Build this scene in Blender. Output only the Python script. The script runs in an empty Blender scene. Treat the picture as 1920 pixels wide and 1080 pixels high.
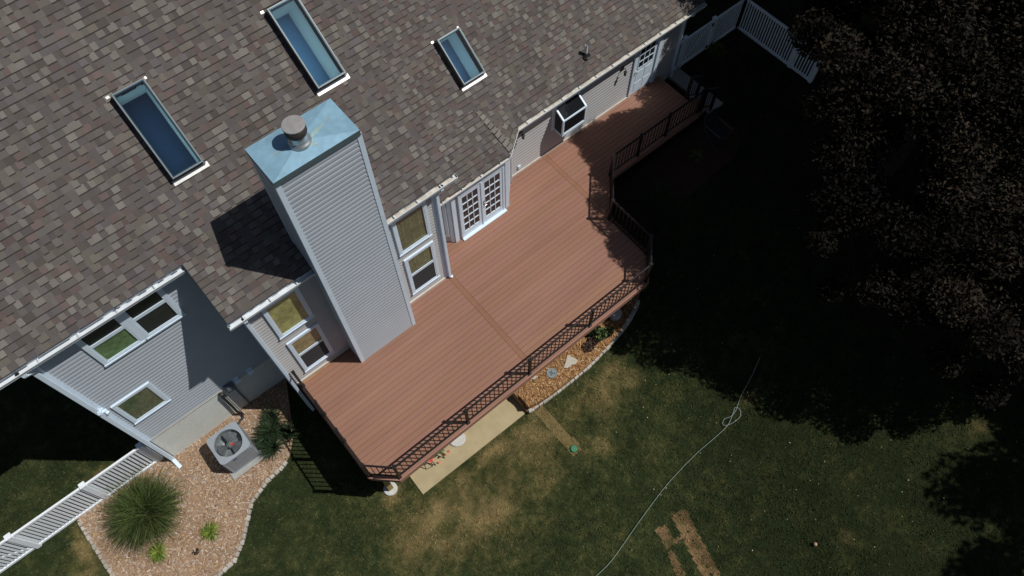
import bpy, bmesh, math, random
import numpy as np
from mathutils import Vector, Matrix, Euler

# ------------------------------------------------------------------ camera, sky, sun, exposure
R = math.radians
scn = bpy.context.scene
COL = scn.collection
cam_d = bpy.data.cameras.new("camera")
cam_d.sensor_width = 36.0
cam_d.lens = 36.0 * 1410 / 1920
cam_d.clip_start = 0.1
cam_d.clip_end = 2000
cam = bpy.data.objects.new("camera", cam_d)
COL.objects.link(cam)
CAM_POS = Vector((0, 0, 18.1))
CAM_ROT = Matrix.Rotation(R(-39.5), 3, 'Z') @ Matrix.Rotation(R(27.05), 3, 'X') @ Matrix.Rotation(R(-0.42), 3, 'Z')
cam.matrix_world = Matrix.Translation(CAM_POS) @ CAM_ROT.to_4x4()
scn.camera = cam

SUN_AZ, SUN_EL = R(-40.8), R(58.5)
SUN = Vector((math.cos(SUN_AZ) * math.cos(SUN_EL), math.sin(SUN_AZ) * math.cos(SUN_EL), math.sin(SUN_EL)))
world = bpy.data.worlds.new("World")
scn.world = world
world.use_nodes = True
wn = world.node_tree
bg = wn.nodes["Background"]
sky = wn.nodes.new("ShaderNodeTexSky")
sky.sky_type = 'NISHITA'
sky.sun_disc = False
sky.sun_elevation = SUN_EL
sky.sun_rotation = math.pi / 2 - SUN_AZ
wn.links.new(sky.outputs[0], bg.inputs[0])
bg.inputs[1].default_value = 0.05
sun_d = bpy.data.lights.new("sun", 'SUN')
sun_d.energy = 5.0
sun_d.angle = R(0.5)
sun_d.color = (1.0, 0.965, 0.91)
sun = bpy.data.objects.new("sun", sun_d)
COL.objects.link(sun)
sun.rotation_euler = SUN.to_track_quat('Z', 'Y').to_euler()
sun.location = (20, -20, 40)
scn.view_settings.view_transform = 'Standard'
scn.view_settings.look = 'None'
scn.view_settings.gamma = 1.0
scn.view_settings.exposure = -0.48

rng = np.random.default_rng(7)
random.seed(7)

# ------------------------------------------------------------------ helpers
def ss(a, b, t):
    u = np.clip((np.asarray(t, float) - a) / (b - a), 0, 1)
    return u * u * (3 - 2 * u)

_perm = np.random.default_rng(3).random((256, 256))
def vnoise(x, y):
    x = np.asarray(x, float); y = np.asarray(y, float)
    xi = np.floor(x).astype(int); yi = np.floor(y).astype(int)
    fx = x - xi; fy = y - yi
    fx = fx * fx * (3 - 2 * fx); fy = fy * fy * (3 - 2 * fy)
    a = _perm[xi % 256, yi % 256]; b = _perm[(xi + 1) % 256, yi % 256]
    c = _perm[xi % 256, (yi + 1) % 256]; d = _perm[(xi + 1) % 256, (yi + 1) % 256]
    return (a * (1 - fx) + b * fx) * (1 - fy) + (c * (1 - fx) + d * fx) * fy
def fbm(x, y, s, n=4):
    v = 0; w = 0.5; t = 0
    for k in range(n):
        v = v + w * vnoise(x * s + 17.3 * k, y * s + 5.1 * k); t += w; s *= 2.03; w *= 0.55
    return v / t

def ground_z(x, y):
    z = -1.98 + 1.48 * ss(3.5, 14.8, x)
    z = z + 0.22 * ss(6, 9.5, y) * (1 - ss(0.0, 3.0, x))
    return z

class MB:
    """collects faces; build() makes one mesh object"""
    def __init__(s):
        s.v = []; s.f = []; s.c = []; s.col = None
    def quad(s, *p):
        n = len(s.v); s.v += [tuple(q) for q in p]; s.f.append(tuple(range(n, n + len(p)))); s.c.append(s.col)
    def box(s, x0, x1, y0, y1, z0, z1):
        P = [(x0, y0, z0), (x1, y0, z0), (x1, y1, z0), (x0, y1, z0), (x0, y0, z1), (x1, y0, z1), (x1, y1, z1), (x0, y1, z1)]
        n = len(s.v); s.v += P
        for f in ((0, 3, 2, 1), (4, 5, 6, 7), (0, 1, 5, 4), (1, 2, 6, 5), (2, 3, 7, 6), (3, 0, 4, 7)):
            s.f.append(tuple(n + i for i in f)); s.c.append(s.col)
    def bar(s, a, b, w, h, up=(0, 0, 1)):
        """box from a to b with width w (sideways) and height h (along up)"""
        a = Vector(a); b = Vector(b); d = (b - a).normalized(); u = Vector(up)
        if abs(d.dot(u)) > 0.98: u = Vector((0, 1, 0))
        sd = d.cross(u).normalized(); u = sd.cross(d).normalized()
        n = len(s.v)
        for p in (a, b):
            for i, j in ((-1, -1), (1, -1), (1, 1), (-1, 1)):
                s.v.append(tuple(p + sd * (w / 2 * i) + u * (h / 2 * j)))
        for f in ((0, 1, 2, 3), (7, 6, 5, 4), (0, 4, 5, 1), (1, 5, 6, 2), (2, 6, 7, 3), (3, 7, 4, 0)):
            s.f.append(tuple(n + i for i in f)); s.c.append(s.col)
    def tube(s, pts, r, seg=8, caps=True, r2=None):
        pts = [Vector(p) for p in pts]; n0 = len(s.v); N = len(pts)
        prev = None
        for i, p in enumerate(pts):
            d = (pts[min(i + 1, N - 1)] - pts[max(i - 1, 0)]).normalized()
            if prev is None:
                u = Vector((0, 0, 1)) if abs(d.z) < 0.9 else Vector((1, 0, 0))
                a = d.cross(u).normalized()
            else:
                a = (prev - d * prev.dot(d)).normalized()
            prev = a; b = d.cross(a)
            rr = r if r2 is None else r + (r2 - r) * i / (N - 1)
            for k in range(seg):
                t = 2 * math.pi * k / seg
                s.v.append(tuple(p + a * (rr * math.cos(t)) + b * (rr * math.sin(t))))
        for i in range(N - 1):
            for k in range(seg):
                k2 = (k + 1) % seg
                s.f.append((n0 + i * seg + k, n0 + i * seg + k2, n0 + (i + 1) * seg + k2, n0 + (i + 1) * seg + k)); s.c.append(s.col)
        if caps:
            s.f.append(tuple(n0 + k for k in reversed(range(seg)))); s.c.append(s.col)
            s.f.append(tuple(n0 + (N - 1) * seg + k for k in range(seg))); s.c.append(s.col)
    def lathe(s, prof, c=(0, 0, 0), seg=32):
        """profile of (r, z) pairs, turned about z at c"""
        n0 = len(s.v)
        for r, z in prof:
            for k in range(seg):
                t = 2 * math.pi * k / seg
                s.v.append((c[0] + r * math.cos(t), c[1] + r * math.sin(t), c[2] + z))
        for i in range(len(prof) - 1):
            for k in range(seg):
                k2 = (k + 1) % seg
                s.f.append((n0 + i * seg + k, n0 + i * seg + k2, n0 + (i + 1) * seg + k2, n0 + (i + 1) * seg + k)); s.c.append(s.col)
    def prism(s, poly, z0, z1):
        n = len(s.v); N = len(poly)
        s.v += [(p[0], p[1], z0) for p in poly] + [(p[0], p[1], z1) for p in poly]
        s.f.append(tuple(n + i for i in reversed(range(N)))); s.c.append(s.col)
        s.f.append(tuple(n + N + i for i in range(N))); s.c.append(s.col)
        for i in range(N):
            j = (i + 1) % N
            s.f.append((n + i, n + j, n + N + j, n + N + i)); s.c.append(s.col)
    def build(s, name, mat, parent=None, bevel=0, smooth=False):
        me = bpy.data.meshes.new(name)
        me.from_pydata(s.v, [], s.f)
        if any(c is not None for c in s.c):
            at = me.color_attributes.new("Col", 'FLOAT_COLOR', 'CORNER')
            arr = []
            for f, c in zip(s.f, s.c):
                c = c or (1, 1, 1)
                arr += [c[0], c[1], c[2], 1.0] * len(f)
            at.data.foreach_set("color", arr)
        if smooth:
            me.polygons.foreach_set("use_smooth", [True] * len(me.polygons))
        me.materials.append(mat)
        o = bpy.data.objects.new(name, me)
        COL.objects.link(o)
        if parent is not None: setp(o, parent)
        if bevel:
            m = o.modifiers.new("bevel", 'BEVEL'); m.width = bevel; m.segments = 1; m.limit_method = 'ANGLE'
        return o

def build_each(mb, name, mat, parent, bevel=0):
    """every loose piece of mb becomes an object of its own"""
    par = list(range(len(mb.v)))
    def find(i):
        while par[i] != i: par[i] = par[par[i]]; i = par[i]
        return i
    for f in mb.f:
        for q in f[1:]: par[find(q)] = find(f[0])
    groups = {}
    for f, c in zip(mb.f, mb.c): groups.setdefault(find(f[0]), []).append((f, c))
    out = []
    for fs in groups.values():
        m2 = MB(); mp = {}
        for f, c in fs:
            g = []
            for i in f:
                if i not in mp: mp[i] = len(m2.v); m2.v.append(mb.v[i])
                g.append(mp[i])
            m2.f.append(tuple(g)); m2.c.append(c)
        out.append(m2.build(name, mat, parent, bevel))
    return out

def world_loc(p):
    v = Vector((0, 0, 0))
    while p is not None:
        v = v + p.location; p = p.parent
    return v
def setp(o, p):
    """parent keeping world-coordinate mesh data in place (parents are unrotated)"""
    w = world_loc(p)
    o.parent = p
    o.location = o.location - w

def thing(name, label, cat, loc=(0, 0, 0), group=None):
    o = bpy.data.objects.new(name, None)
    o.empty_display_size = 0.2
    COL.objects.link(o); o.location = loc
    return tag(o, label, cat, group)
def tag(o, label=None, cat=None, group=None, kind=None):
    if label: o["label"] = label
    if cat: o["category"] = cat
    if group: o["group"] = group
    if kind: o["kind"] = kind
    return o

def fast_mesh(name, verts, faces, mat, cols=None, parent=None, n=4, smooth=False):
    """numpy arrays -> one mesh object; faces (F, n); cols per face (F,3)"""
    me = bpy.data.meshes.new(name)
    V = np.asarray(verts, np.float32); F = np.asarray(faces, np.int32)
    me.vertices.add(len(V)); me.vertices.foreach_set("co", V.ravel())
    me.loops.add(F.size); me.loops.foreach_set("vertex_index", F.ravel())
    me.polygons.add(len(F))
    me.polygons.foreach_set("loop_start", np.arange(0, F.size, n, dtype=np.int32))
    me.update(calc_edges=True)
    me.polygons.foreach_set("use_smooth", np.full(len(F), smooth, bool))
    if cols is not None:
        at = me.color_attributes.new("Col", 'FLOAT_COLOR', 'CORNER')
        c = np.ones((len(F), n, 4), np.float32); c[:, :, :3] = np.asarray(cols)[:, None, :]
        at.data.foreach_set("color", c.ravel())
    me.materials.append(mat)
    o = bpy.data.objects.new(name, me); COL.objects.link(o)
    if parent is not None: setp(o, parent)
    return o

# ------------------------------------------------------------------ materials
def pm(name, col=(.5, .5, .5), rough=.6, metal=0.0, spec=.5, noise=None, big=None, bump=None, attr=False, ior=None, stretch=(1, 1, 1)):
    m = bpy.data.materials.new(name); m.use_nodes = True
    nt = m.node_tree; N = nt.nodes; L = nt.links
    b = N["Principled BSDF"]
    b.inputs["Roughness"].default_value = rough
    b.inputs["Metallic"].default_value = metal
    b.inputs["Specular IOR Level"].default_value = spec
    if ior: b.inputs["IOR"].default_value = ior
    tc = N.new("ShaderNodeTexCoord"); mp = N.new("ShaderNodeMapping")
    mp.inputs["Scale"].default_value = stretch
    L.new(tc.outputs["Object"], mp.inputs["Vector"])
    if attr:
        a = N.new("ShaderNodeAttribute"); a.attribute_name = "Col"; out = a.outputs["Color"]
    else:
        c = N.new("ShaderNodeRGB"); c.outputs[0].default_value = (*col, 1); out = c.outputs[0]
    for nz in (noise, big):
        if nz:
            t = N.new("ShaderNodeTexNoise"); t.inputs["Scale"].default_value = nz[0]; t.inputs["Detail"].default_value = 5
            L.new(mp.outputs[0], t.inputs["Vector"])
            mr = N.new("ShaderNodeMapRange")
            mr.inputs["From Min"].default_value = .25; mr.inputs["From Max"].default_value = .75
            mr.inputs["To Min"].default_value = 1 - nz[1]; mr.inputs["To Max"].default_value = 1 + nz[1]
            L.new(t.outputs["Fac"], mr.inputs["Value"])
            mx = N.new("ShaderNodeMix"); mx.data_type = 'RGBA'; mx.blend_type = 'MULTIPLY'; mx.inputs[0].default_value = 1
            L.new(out, mx.inputs[6]); L.new(mr.outputs[0], mx.inputs[7]); out = mx.outputs[2]
    L.new(out, b.inputs["Base Color"])
    if bump:
        t = N.new("ShaderNodeTexNoise"); t.inputs["Scale"].default_value = bump[0]; t.inputs["Detail"].default_value = 4
        L.new(mp.outputs[0], t.inputs["Vector"])
        bp = N.new("ShaderNodeBump"); bp.inputs["Strength"].default_value = bump[1]; bp.inputs["Distance"].default_value = .02
        L.new(t.outputs["Fac"], bp.inputs["Height"]); L.new(bp.outputs[0], b.inputs["Normal"])
    return m

def glass_mat(name, tint, ior=.1, rough=.01):
    m = bpy.data.materials.new(name); m.use_nodes = True
    nt = m.node_tree; N = nt.nodes; L = nt.links
    for n in list(N):
        if n.type == 'BSDF_PRINCIPLED': N.remove(n)
    tr = N.new("ShaderNodeBsdfTransparent"); tr.inputs[0].default_value = (*tint, 1)
    gl = N.new("ShaderNodeBsdfGlossy"); gl.inputs["Roughness"].default_value = rough
    mx = N.new("ShaderNodeMixShader")
    mx.inputs[0].default_value = ior      # share of mirror reflection; the same from both sides
    L.new(tr.outputs[0], mx.inputs[1]); L.new(gl.outputs[0], mx.inputs[2])
    L.new(mx.outputs[0], N["Material Output"].inputs[0])
    return m

M = {}
M['shingle'] = pm("shingle", rough=.92, spec=.2, noise=(150, .22), big=(.9, .10), bump=(240, .5), attr=True)
M['siding'] = pm("siding", (.495, .495, .50), rough=.55, spec=.35, noise=(1.5, .05), big=(30, .03))
M['siding_cool'] = pm("siding_cool", (.43, .475, .53), rough=.5, spec=.4, noise=(1.2, .05))
M['white'] = pm("white_trim", (.67, .79, .91), rough=.4, spec=.5, noise=(6, .05))
M['found'] = pm("foundation_concrete", (.66, .68, .64), rough=.9, spec=.2, noise=(10, .07), big=(.9, .10), bump=(60, .2))
M['white_vinyl'] = pm("white_vinyl", (.84, .89, .94), rough=.35, noise=(8, .05))
M['gutter_dirty'] = pm("gutter_dirt", (.55, .51, .44), rough=.8, noise=(7, .35))
M['gutter_white'] = pm("gutter_white", (.70, .75, .79), rough=.45, noise=(5, .10))
M['flash'] = pm("flashing_metal", (.80, .80, .78), rough=.35, metal=.3, noise=(14, .15))
M['curb'] = pm("curb_bronze", (.09, .10, .11), rough=.4, metal=.3, noise=(9, .2))
M['zinc'] = pm("galvanised_sheet", (.27, .46, .59), rough=.45, metal=.25, noise=(9, .10), big=(2.2, .14))
M['zinc_pipe'] = pm("galvanised_pipe", (.52, .54, .54), rough=.33, metal=.8, noise=(8, .15))
M['vent_dark'] = pm("vent_screen", (.035, .028, .025), rough=.7, noise=(30, .3))
M['vent_lid'] = pm("vent_lid", (.36, .345, .345), rough=.55, metal=.3, noise=(10, .12))
M['deck'] = pm("deck_board", rough=.6, spec=.3, noise=(2.2, .12), big=(90, .07), bump=(200, .1), attr=True, stretch=(.16, 1, 1))
M['deck_trim'] = pm("deck_fascia", (.33, .175, .13), rough=.6, spec=.3, noise=(3, .14), stretch=(.3, 1, 1))
M['rail'] = pm("rail_black", (.014, .012, .012), rough=.35, spec=.5, noise=(5, .2))
M['concrete'] = pm("concrete", (.36, .36, .34), rough=.9, spec=.2, noise=(14, .10), big=(1.3, .12), bump=(60, .2))
M['patio'] = pm("patio_concrete", (.41, .34, .205), rough=.9, spec=.2, noise=(40, .10), big=(2.0, .16), bump=(90, .2))
M['footing'] = pm("footing_concrete", (.52, .52, .50), rough=.85, noise=(12, .12))
M['lumber'] = pm("treated_lumber", (.36, .25, .10), rough=.75, noise=(10, .2), stretch=(1, 1, .2))
M['timber'] = pm("landscape_timber", (.33, .17, .085), rough=.8, noise=(12, .25), stretch=(1, .2, 1))
M['dark_glass'] = pm("window_glass", (.012, .014, .016), rough=.015, spec=.5, ior=1.55)
M['dark_room'] = pm("dark_room", (.02, .02, .022), rough=.9)
M['shaft'] = pm("shaft_wall", (.88, .92, .92), rough=.7)
M['sky_glass'] = glass_mat("skylight_glass", (.70, .92, 1.0), .10)
M['sky_room2'] = pm("room_sky_reflection_bright", (.32, .60, .97), rough=.9)  # brighter copy, with more of the sky's reflection painted into the floor
M['clear_glass'] = glass_mat("clear_glass", (.95, .97, .95), .11)
M['sky_room'] = pm("room_sky_reflection", (.06, .13, .26), rough=.9)  # blue of the sky's reflection painted into the floor under the skylight
def blindm(n, c): return pm(n, c, rough=.8, noise=(9, .35), big=(2, .25))
BL = {'yellow': blindm("blind_yellow", (.36, .35, .13)), 'tan': blindm("blind_tan", (.34, .26, .13)), 'olive': blindm("blind_olive", (.155, .16, .078)), 'green': blindm("blind_green", (.17, .27, .12)), 'moss': blindm("blind_moss", (.10, .13, .07)), 'dark': blindm("room_dark", (.022, .024, .028)), 'rod': blindm("curtain_rod", (.24, .235, .13))}
M['screen'] = pm("insect_screen", (.035, .037, .042), rough=.85, noise=(60, .2))
M['black'] = pm("black_rubber", (.012, .012, .013), rough=.5)
M['black_iron'] = pm("black_iron", (.02, .02, .02), rough=.5)
M['ac_top'] = pm("ac_grey_panel", (.29, .325, .365), rough=.45, noise=(8, .06))
M['ac_side'] = pm("ac_grille", (.17, .18, .195), rough=.5, noise=(14, .12))
M['ac_in'] = pm("ac_inside", (.24, .28, .29), rough=.4, metal=.3, noise=(14, .25))
M['ac_blade'] = pm("fan_blade", (.22, .24, .26), rough=.3, metal=.6, noise=(10, .2))
M['red_label'] = pm("red_label", (.55, .05, .04), rough=.5)
M['blue_label'] = pm("blue_badge", (.03, .05, .25), rough=.4)
M['stone'] = pm("edging_stone", attr=False, col=(.40, .375, .33), rough=.9, noise=(15, .25), bump=(40, .4))
M['flag'] = pm("flagstone", (.47, .44, .37), rough=.9, noise=(12, .15), bump=(30, .4))
M['disk'] = pm("cast_disc", (.20, .235, .245), rough=.7, noise=(18, .15))
M['disk_dark'] = pm("cast_disc_mark", (.045, .075, .09), rough=.7)
M['mulch_tan'] = pm("mulch_tan", (.31, .215, .145), rough=.95, spec=.1, noise=(30, .3), big=(1.6, .18), bump=(50, .8))
M['mulch_orange'] = pm("mulch_orange", (.29, .16, .075), rough=.95, spec=.1, noise=(30, .35), big=(2, .15), bump=(50, .8))
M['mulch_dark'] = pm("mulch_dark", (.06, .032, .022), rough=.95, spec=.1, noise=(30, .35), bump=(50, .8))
M['chips'] = pm("wood_chips", rough=.9, spec=.15, noise=(25, .2), attr=True)
M['lawn'] = pm("lawn_soil", rough=.97, spec=.05, noise=(45, .35), big=(7, .22), bump=(60, 1.0), attr=True)
M['blade'] = pm("grass_blade", rough=.75, spec=.12, attr=True)
M['leaf'] = pm("leaf", rough=.7, spec=.10, attr=True)
M['bark'] = pm("bark", (.03, .023, .018), rough=.9, noise=(8, .3), bump=(14, .8), stretch=(1, 1, .25))
M['hose'] = pm("hose_pale", (.26, .34, .31), rough=.5)
M['green_lid'] = pm("green_plastic", (.03, .19, .09), rough=.5)
M['blind'] = pm("window_blind", (.24, .25, .10), rough=.8)
M['navy'] = pm("navy_fabric", (.008, .009, .016), rough=.8)
M['tube'] = pm("pale_tube", (.09, .092, .10), rough=.3, metal=.6)
M['straw'] = pm("straw_patch", rough=.95, spec=.05, noise=(50, .35), attr=True)
M['meter'] = pm("meter_grey", (.12, .14, .18), rough=.5)
M['soil'] = pm("soil", (.02, .012, .009), rough=1.0, noise=(30, .4))

# ------------------------------------------------------------------ roof planes and dimensions
GE, GZ, GP = 8.245, 4.46, 0.78          # great room: gutter y, gutter z, pitch
KE, KZ, KP = 9.60, 2.45, 0.75           # kitchen
BE, BZ = 9.06, 2.45                     # bay
WG, WL, WK, WB = 8.545, 9.72, 9.95, 9.25   # wall planes (y)
LEFT, GL, GRX, RAKE, KR = -3.68, -0.17, 4.75, 5.23, 14.87
def groof(y): return GZ + .03 + GP * (y - GE)
def kroof(y): return KZ + .03 + KP * (y - KE)

house = thing("house", "two storey house in light grey siding with a brown shingle roof", "house", (4, 12, -2))

PAL = np.array([(.125, .112, .10), (.145, .13, .115), (.10, .083, .074), (.085, .068, .06), (.115, .078, .07), (.105, .093, .092), (.17, .155, .135), (.15, .14, .118), (.092, .078, .076), (.12, .105, .085)])
PAL = (PAL * .70 + PAL.mean() * .30)
PAL = (PAL * .96 + PAL.mean(1, keepdims=True) * .04) * np.array((1.10, 1.08, 1.075))
def shingles(name, O, U, W, u0, u1, v0, v1, holes=(), clip=None, parent=None, seed=1, tabs=.5):
    """architectural shingles on plane O + u*U + v*W (U along eave, W up slope); raised tabs are real steps"""
    r = np.random.default_rng(seed)
    O = Vector(O); U = Vector(U).normalized(); W = Vector(W).normalized(); Nn = U.cross(W).normalized()
    if Nn.z < 0: Nn = -Nn
    V = []; F = []; C = []
    def P(u, v, h): return tuple(O + U * u + W * v + Nn * h)
    def face(pts, c):
        n = len(V); V.extend(pts); F.append((n, n + 1, n + 2, n + 3)); C.append(c)
    E = .143
    nrow = int(math.ceil((v1 - v0) / E))
    for i in range(nrow):
        a = v0 + i * E; b = min(a + E + .004, v1)
        lo, hi = u0, u1
        if clip:
            k = clip(a + E * .5)
            if k is None: continue
            lo, hi = max(lo, k[0]), min(hi, k[1])
        if hi - lo < .02: continue
        segs = [(lo, hi)]
        for (h0, h1, g0, g1) in holes:
            if b > g0 and a < g1:
                ns = []
                for s0, s1 in segs:
                    if h1 <= s0 or h0 >= s1: ns.append((s0, s1)); continue
                    if h0 > s0: ns.append((s0, h0))
                    if h1 < s1: ns.append((h1, s1))
                segs = ns
        for s0, s1 in segs:
            u = s0; raised = r.random() < .5
            while u < s1 - 1e-4:
                w = r.uniform(.09, .18) if raised else r.uniform(.07, .22)
                e = min(u + w, s1)
                pc = PAL[r.integers(len(PAL))] if raised else PAL[r.choice([0, 2, 3, 4, 5, 8, 9])]
                c = tuple(pc * (r.uniform(1.0, 1.27) if raised else r.uniform(.87, 1.07)))
                h = .013 if raised else .0065
                face([P(u, a, h), P(e, a, h), P(e, b, .002 if not raised else .005), P(u, b, .002 if not raised else .005)], c)
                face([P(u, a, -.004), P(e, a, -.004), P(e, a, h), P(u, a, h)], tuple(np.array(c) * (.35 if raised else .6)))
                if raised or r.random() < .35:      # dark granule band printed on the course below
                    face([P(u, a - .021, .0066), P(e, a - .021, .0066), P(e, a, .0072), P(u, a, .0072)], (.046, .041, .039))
                if raised:
                    face([P(u, a, -.004), P(u, a, h), P(u, b, .005), P(u, b, -.004)], c)
                    face([P(e, a, h), P(e, a, -.004), P(e, b, -.004), P(e, b, .005)], c)
                u = e; raised = (not raised) if r.random() < .8 else raised
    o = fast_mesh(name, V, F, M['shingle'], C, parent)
    return o

# skylights: (x0, x1, y0, y1) footprints on their roof
SKY = [("g", .36, 1.02, 10.56, 11.98), ("g", 3.66, 4.34, 10.62, 12.00), ("k", 7.42, 8.12, 10.95, 11.96)]
cg = math.sqrt(1 + GP * GP); ck = math.sqrt(1 + KP * KP)
def holes_for(k, E, c):
    return [(x0 + .05, x1 - .05, (y0 + .05 - E) * c, (y1 - .05 - E) * c) for (t, x0, x1, y0, y1) in SKY if t == k]
# chimney passes the roof: hole too
CHX0, CHX1, CHY0, CHY1, CHZ = 1.553, 3.233, 7.98, 8.81, 7.90
gh = holes_for("g", GE, cg)
yS = GE + .085
RID = 21.0
# great room roof, two eave lines: the left wing starts higher up the same slope
W_g = (0, 1, GP)
def gclip(v):
    y = yS + v / cg
    return (-.42 if y < 9.48 else -4.55, RAKE)
roof = shingles("roof", (0, yS, groof(yS)), (1, 0, 0), W_g, -4.55, RAKE, 0, (RID - yS) * cg,
                holes=[(a, b, c - .085 * cg, d - .085 * cg) for a, b, c, d in gh] + [(CHX0 + .02, CHX1 - .02, -.1, (CHY1 - .03 - yS) * cg)], clip=gclip, parent=house, seed=11)
kh = [(a, b, c - .085 * ck, d - .085 * ck) for a, b, c, d in holes_for("k", KE, ck)]
yK = KE + .085
roofk = shingles("roof", (0, yK, kroof(yK)), (1, 0, 0), (0, 1, KP), 4.80, 15.28, 0, (RID - 2 - yK) * ck, holes=kh, parent=house, seed=12)
# bay roof: front plane and slanted side plane up to an apex on the kitchen roof
AP = Vector((7.36, 10.44, kroof(10.44) + .012))
yB = BE + .07
bp_ = (AP.z - (BZ + .03)) / (AP.y - yB)
cb = math.sqrt(1 + bp_ * bp_)
HIP = Vector((7.50, yB, BZ + .03))
VAL = Vector((8.22, KE + .06, BZ + .035))
def bclip(v):
    t = v / ((AP.y - yB) * cb)
    return (4.80, HIP.x + (AP.x - HIP.x) * t)
roofb = shingles("roof", (0, yB, BZ + .03), (1, 0, 0), (0, 1, bp_), 4.80, 8.0, 0, (AP.y - yB) * cb, clip=bclip, parent=house, seed=13)
eU = (VAL - HIP); eL = eU.length; eUn = eU.normalized()
ap_u = (AP - HIP).dot(eUn); ap_w = (AP - HIP) - eUn * ap_u; ap_v = ap_w.length
def sclip(v):
    t = v / ap_v
    return (ap_u * t, eL + (ap_u - eL) * t)
roofs = shingles("roof", HIP + Vector((0, 0, .004)), eUn, ap_w, -1, 3, 0, ap_v, clip=sclip, parent=house, seed=14)
m = MB(); rc = np.random.default_rng(77)
HN = (AP - HIP); HL = HN.length; hd = HN.normalized(); sn = hd.cross(eUn).normalized()
if sn.z < 0: sn = -sn
inn = sn.cross(hd).normalized()
if inn.dot(eUn) < 0: inn = -inn
for q in range(10):
    t0 = .08 + q * .145; t1 = t0 + .112
    if t1 > HL - .1: break
    c = PAL[rc.choice([0, 1, 6, 7, 9])] * rc.uniform(1.25, 1.55); m.col = tuple(c)
    w = .24 * (1 - .35 * t0 / HL)
    def hp(t, o, h): return HIP + hd * t + inn * o + sn * h
    m.quad(hp(t0, .01, .022), hp(t0 + .03, w, .022), hp(t1 + .03, w, .018), hp(t1, .01, .018))
    m.col = (.03, .027, .026); m.quad(hp(t0, .01, .004), hp(t0 + .03, w, .004), hp(t0 + .03, w, .022), hp(t0, .01, .022))
    m.quad(hp(t0, .01, .0), hp(t1, .01, .0), hp(t1, .01, .018), hp(t0, .01, .022))
    m.quad(hp(t0 - .022, .01, .012), hp(t0 + .008, w, .012), hp(t0 + .03, w, .013), hp(t0, .01, .013))
m.col = (.022, .02, .02)
m.bar(HIP + Vector((0, 0, .006)), AP + Vector((0, 0, .0)), .014, .014); m.bar(VAL + Vector((0, 0, .004)), AP + Vector((0, 0, .0)), .014, .012)
m.build("hip_cap", M['shingle'], house)
# roof sheathing below the shingles (closes the house), with openings for skylights
def sheet_with_holes(mb, xs0, xs1, y0, y1, fz, holes, off):
    xs = sorted({xs0, xs1, *[h[0] for h in holes], *[h[1] for h in holes]}); ys = sorted({y0, y1, *[h[2] for h in holes], *[h[3] for h in holes]})
    for i in range(len(xs) - 1):
        for j in range(len(ys) - 1):
            cx = (xs[i] + xs[i + 1]) / 2; cy = (ys[j] + ys[j + 1]) / 2
            if any(h[0] < cx < h[1] and h[2] < cy < h[3] for h in holes): continue
            mb.quad((xs[i], ys[j], fz(ys[j]) - off), (xs[i + 1], ys[j], fz(ys[j]) - off), (xs[i + 1], ys[j + 1], fz(ys[j + 1]) - off), (xs[i], ys[j + 1], fz(ys[j + 1]) - off))
m = MB()
hg = [(x0 + .03, x1 - .03, y0 + .03, y1 - .03) for (t, x0, x1, y0, y1) in SKY if t == "g"]
hk = [(x0 + .03, x1 - .03, y0 + .03, y1 - .03) for (t, x0, x1, y0, y1) in SKY if t == "k"]
sheet_with_holes(m, -4.53, RAKE - .01, 9.48, RID, groof, hg, .02)
sheet_with_holes(m, -.40, RAKE - .01, yS, 9.48, groof, [], .02)
sheet_with_holes(m, 4.8, 15.26, yK, RID - 2, kroof, hk, .02)
m.quad((-4.53, RID, groof(RID) - .02), (RAKE, RID, groof(RID) - .02), (RAKE, RID + 9, 5), (-4.53, RID + 9, 5))
m.quad((RAKE, RID - 2, kroof(RID - 2) - .02), (15.26, RID - 2, kroof(RID - 2) - .02), (15.26, RID + 9, 2.4), (RAKE, RID + 9, 2.4))
m.build("roof_sheathing", M['dark_room'], house)
# rake boards at the roof ends, tucked under the shingle edge
m = MB()
m.bar((-.395, yS + .02, groof(yS) - .14), (-.395, 9.44, groof(9.44) - .14), .025, .14)
m.bar((RAKE - .03, yS + .02, groof(yS) - .14), (RAKE - .03, RID, groof(RID) - .14), .025, .15)
m.bar((-4.51, 9.50, groof(9.50) - .14), (-4.51, RID, groof(RID) - .14), .025, .15)
m.bar((15.24, yK + .02, kroof(yK) - .14), (15.24, RID - 2, kroof(RID - 2) - .14), .025, .15)
build_each(m, "rake_board", M['white'], house)

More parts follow.
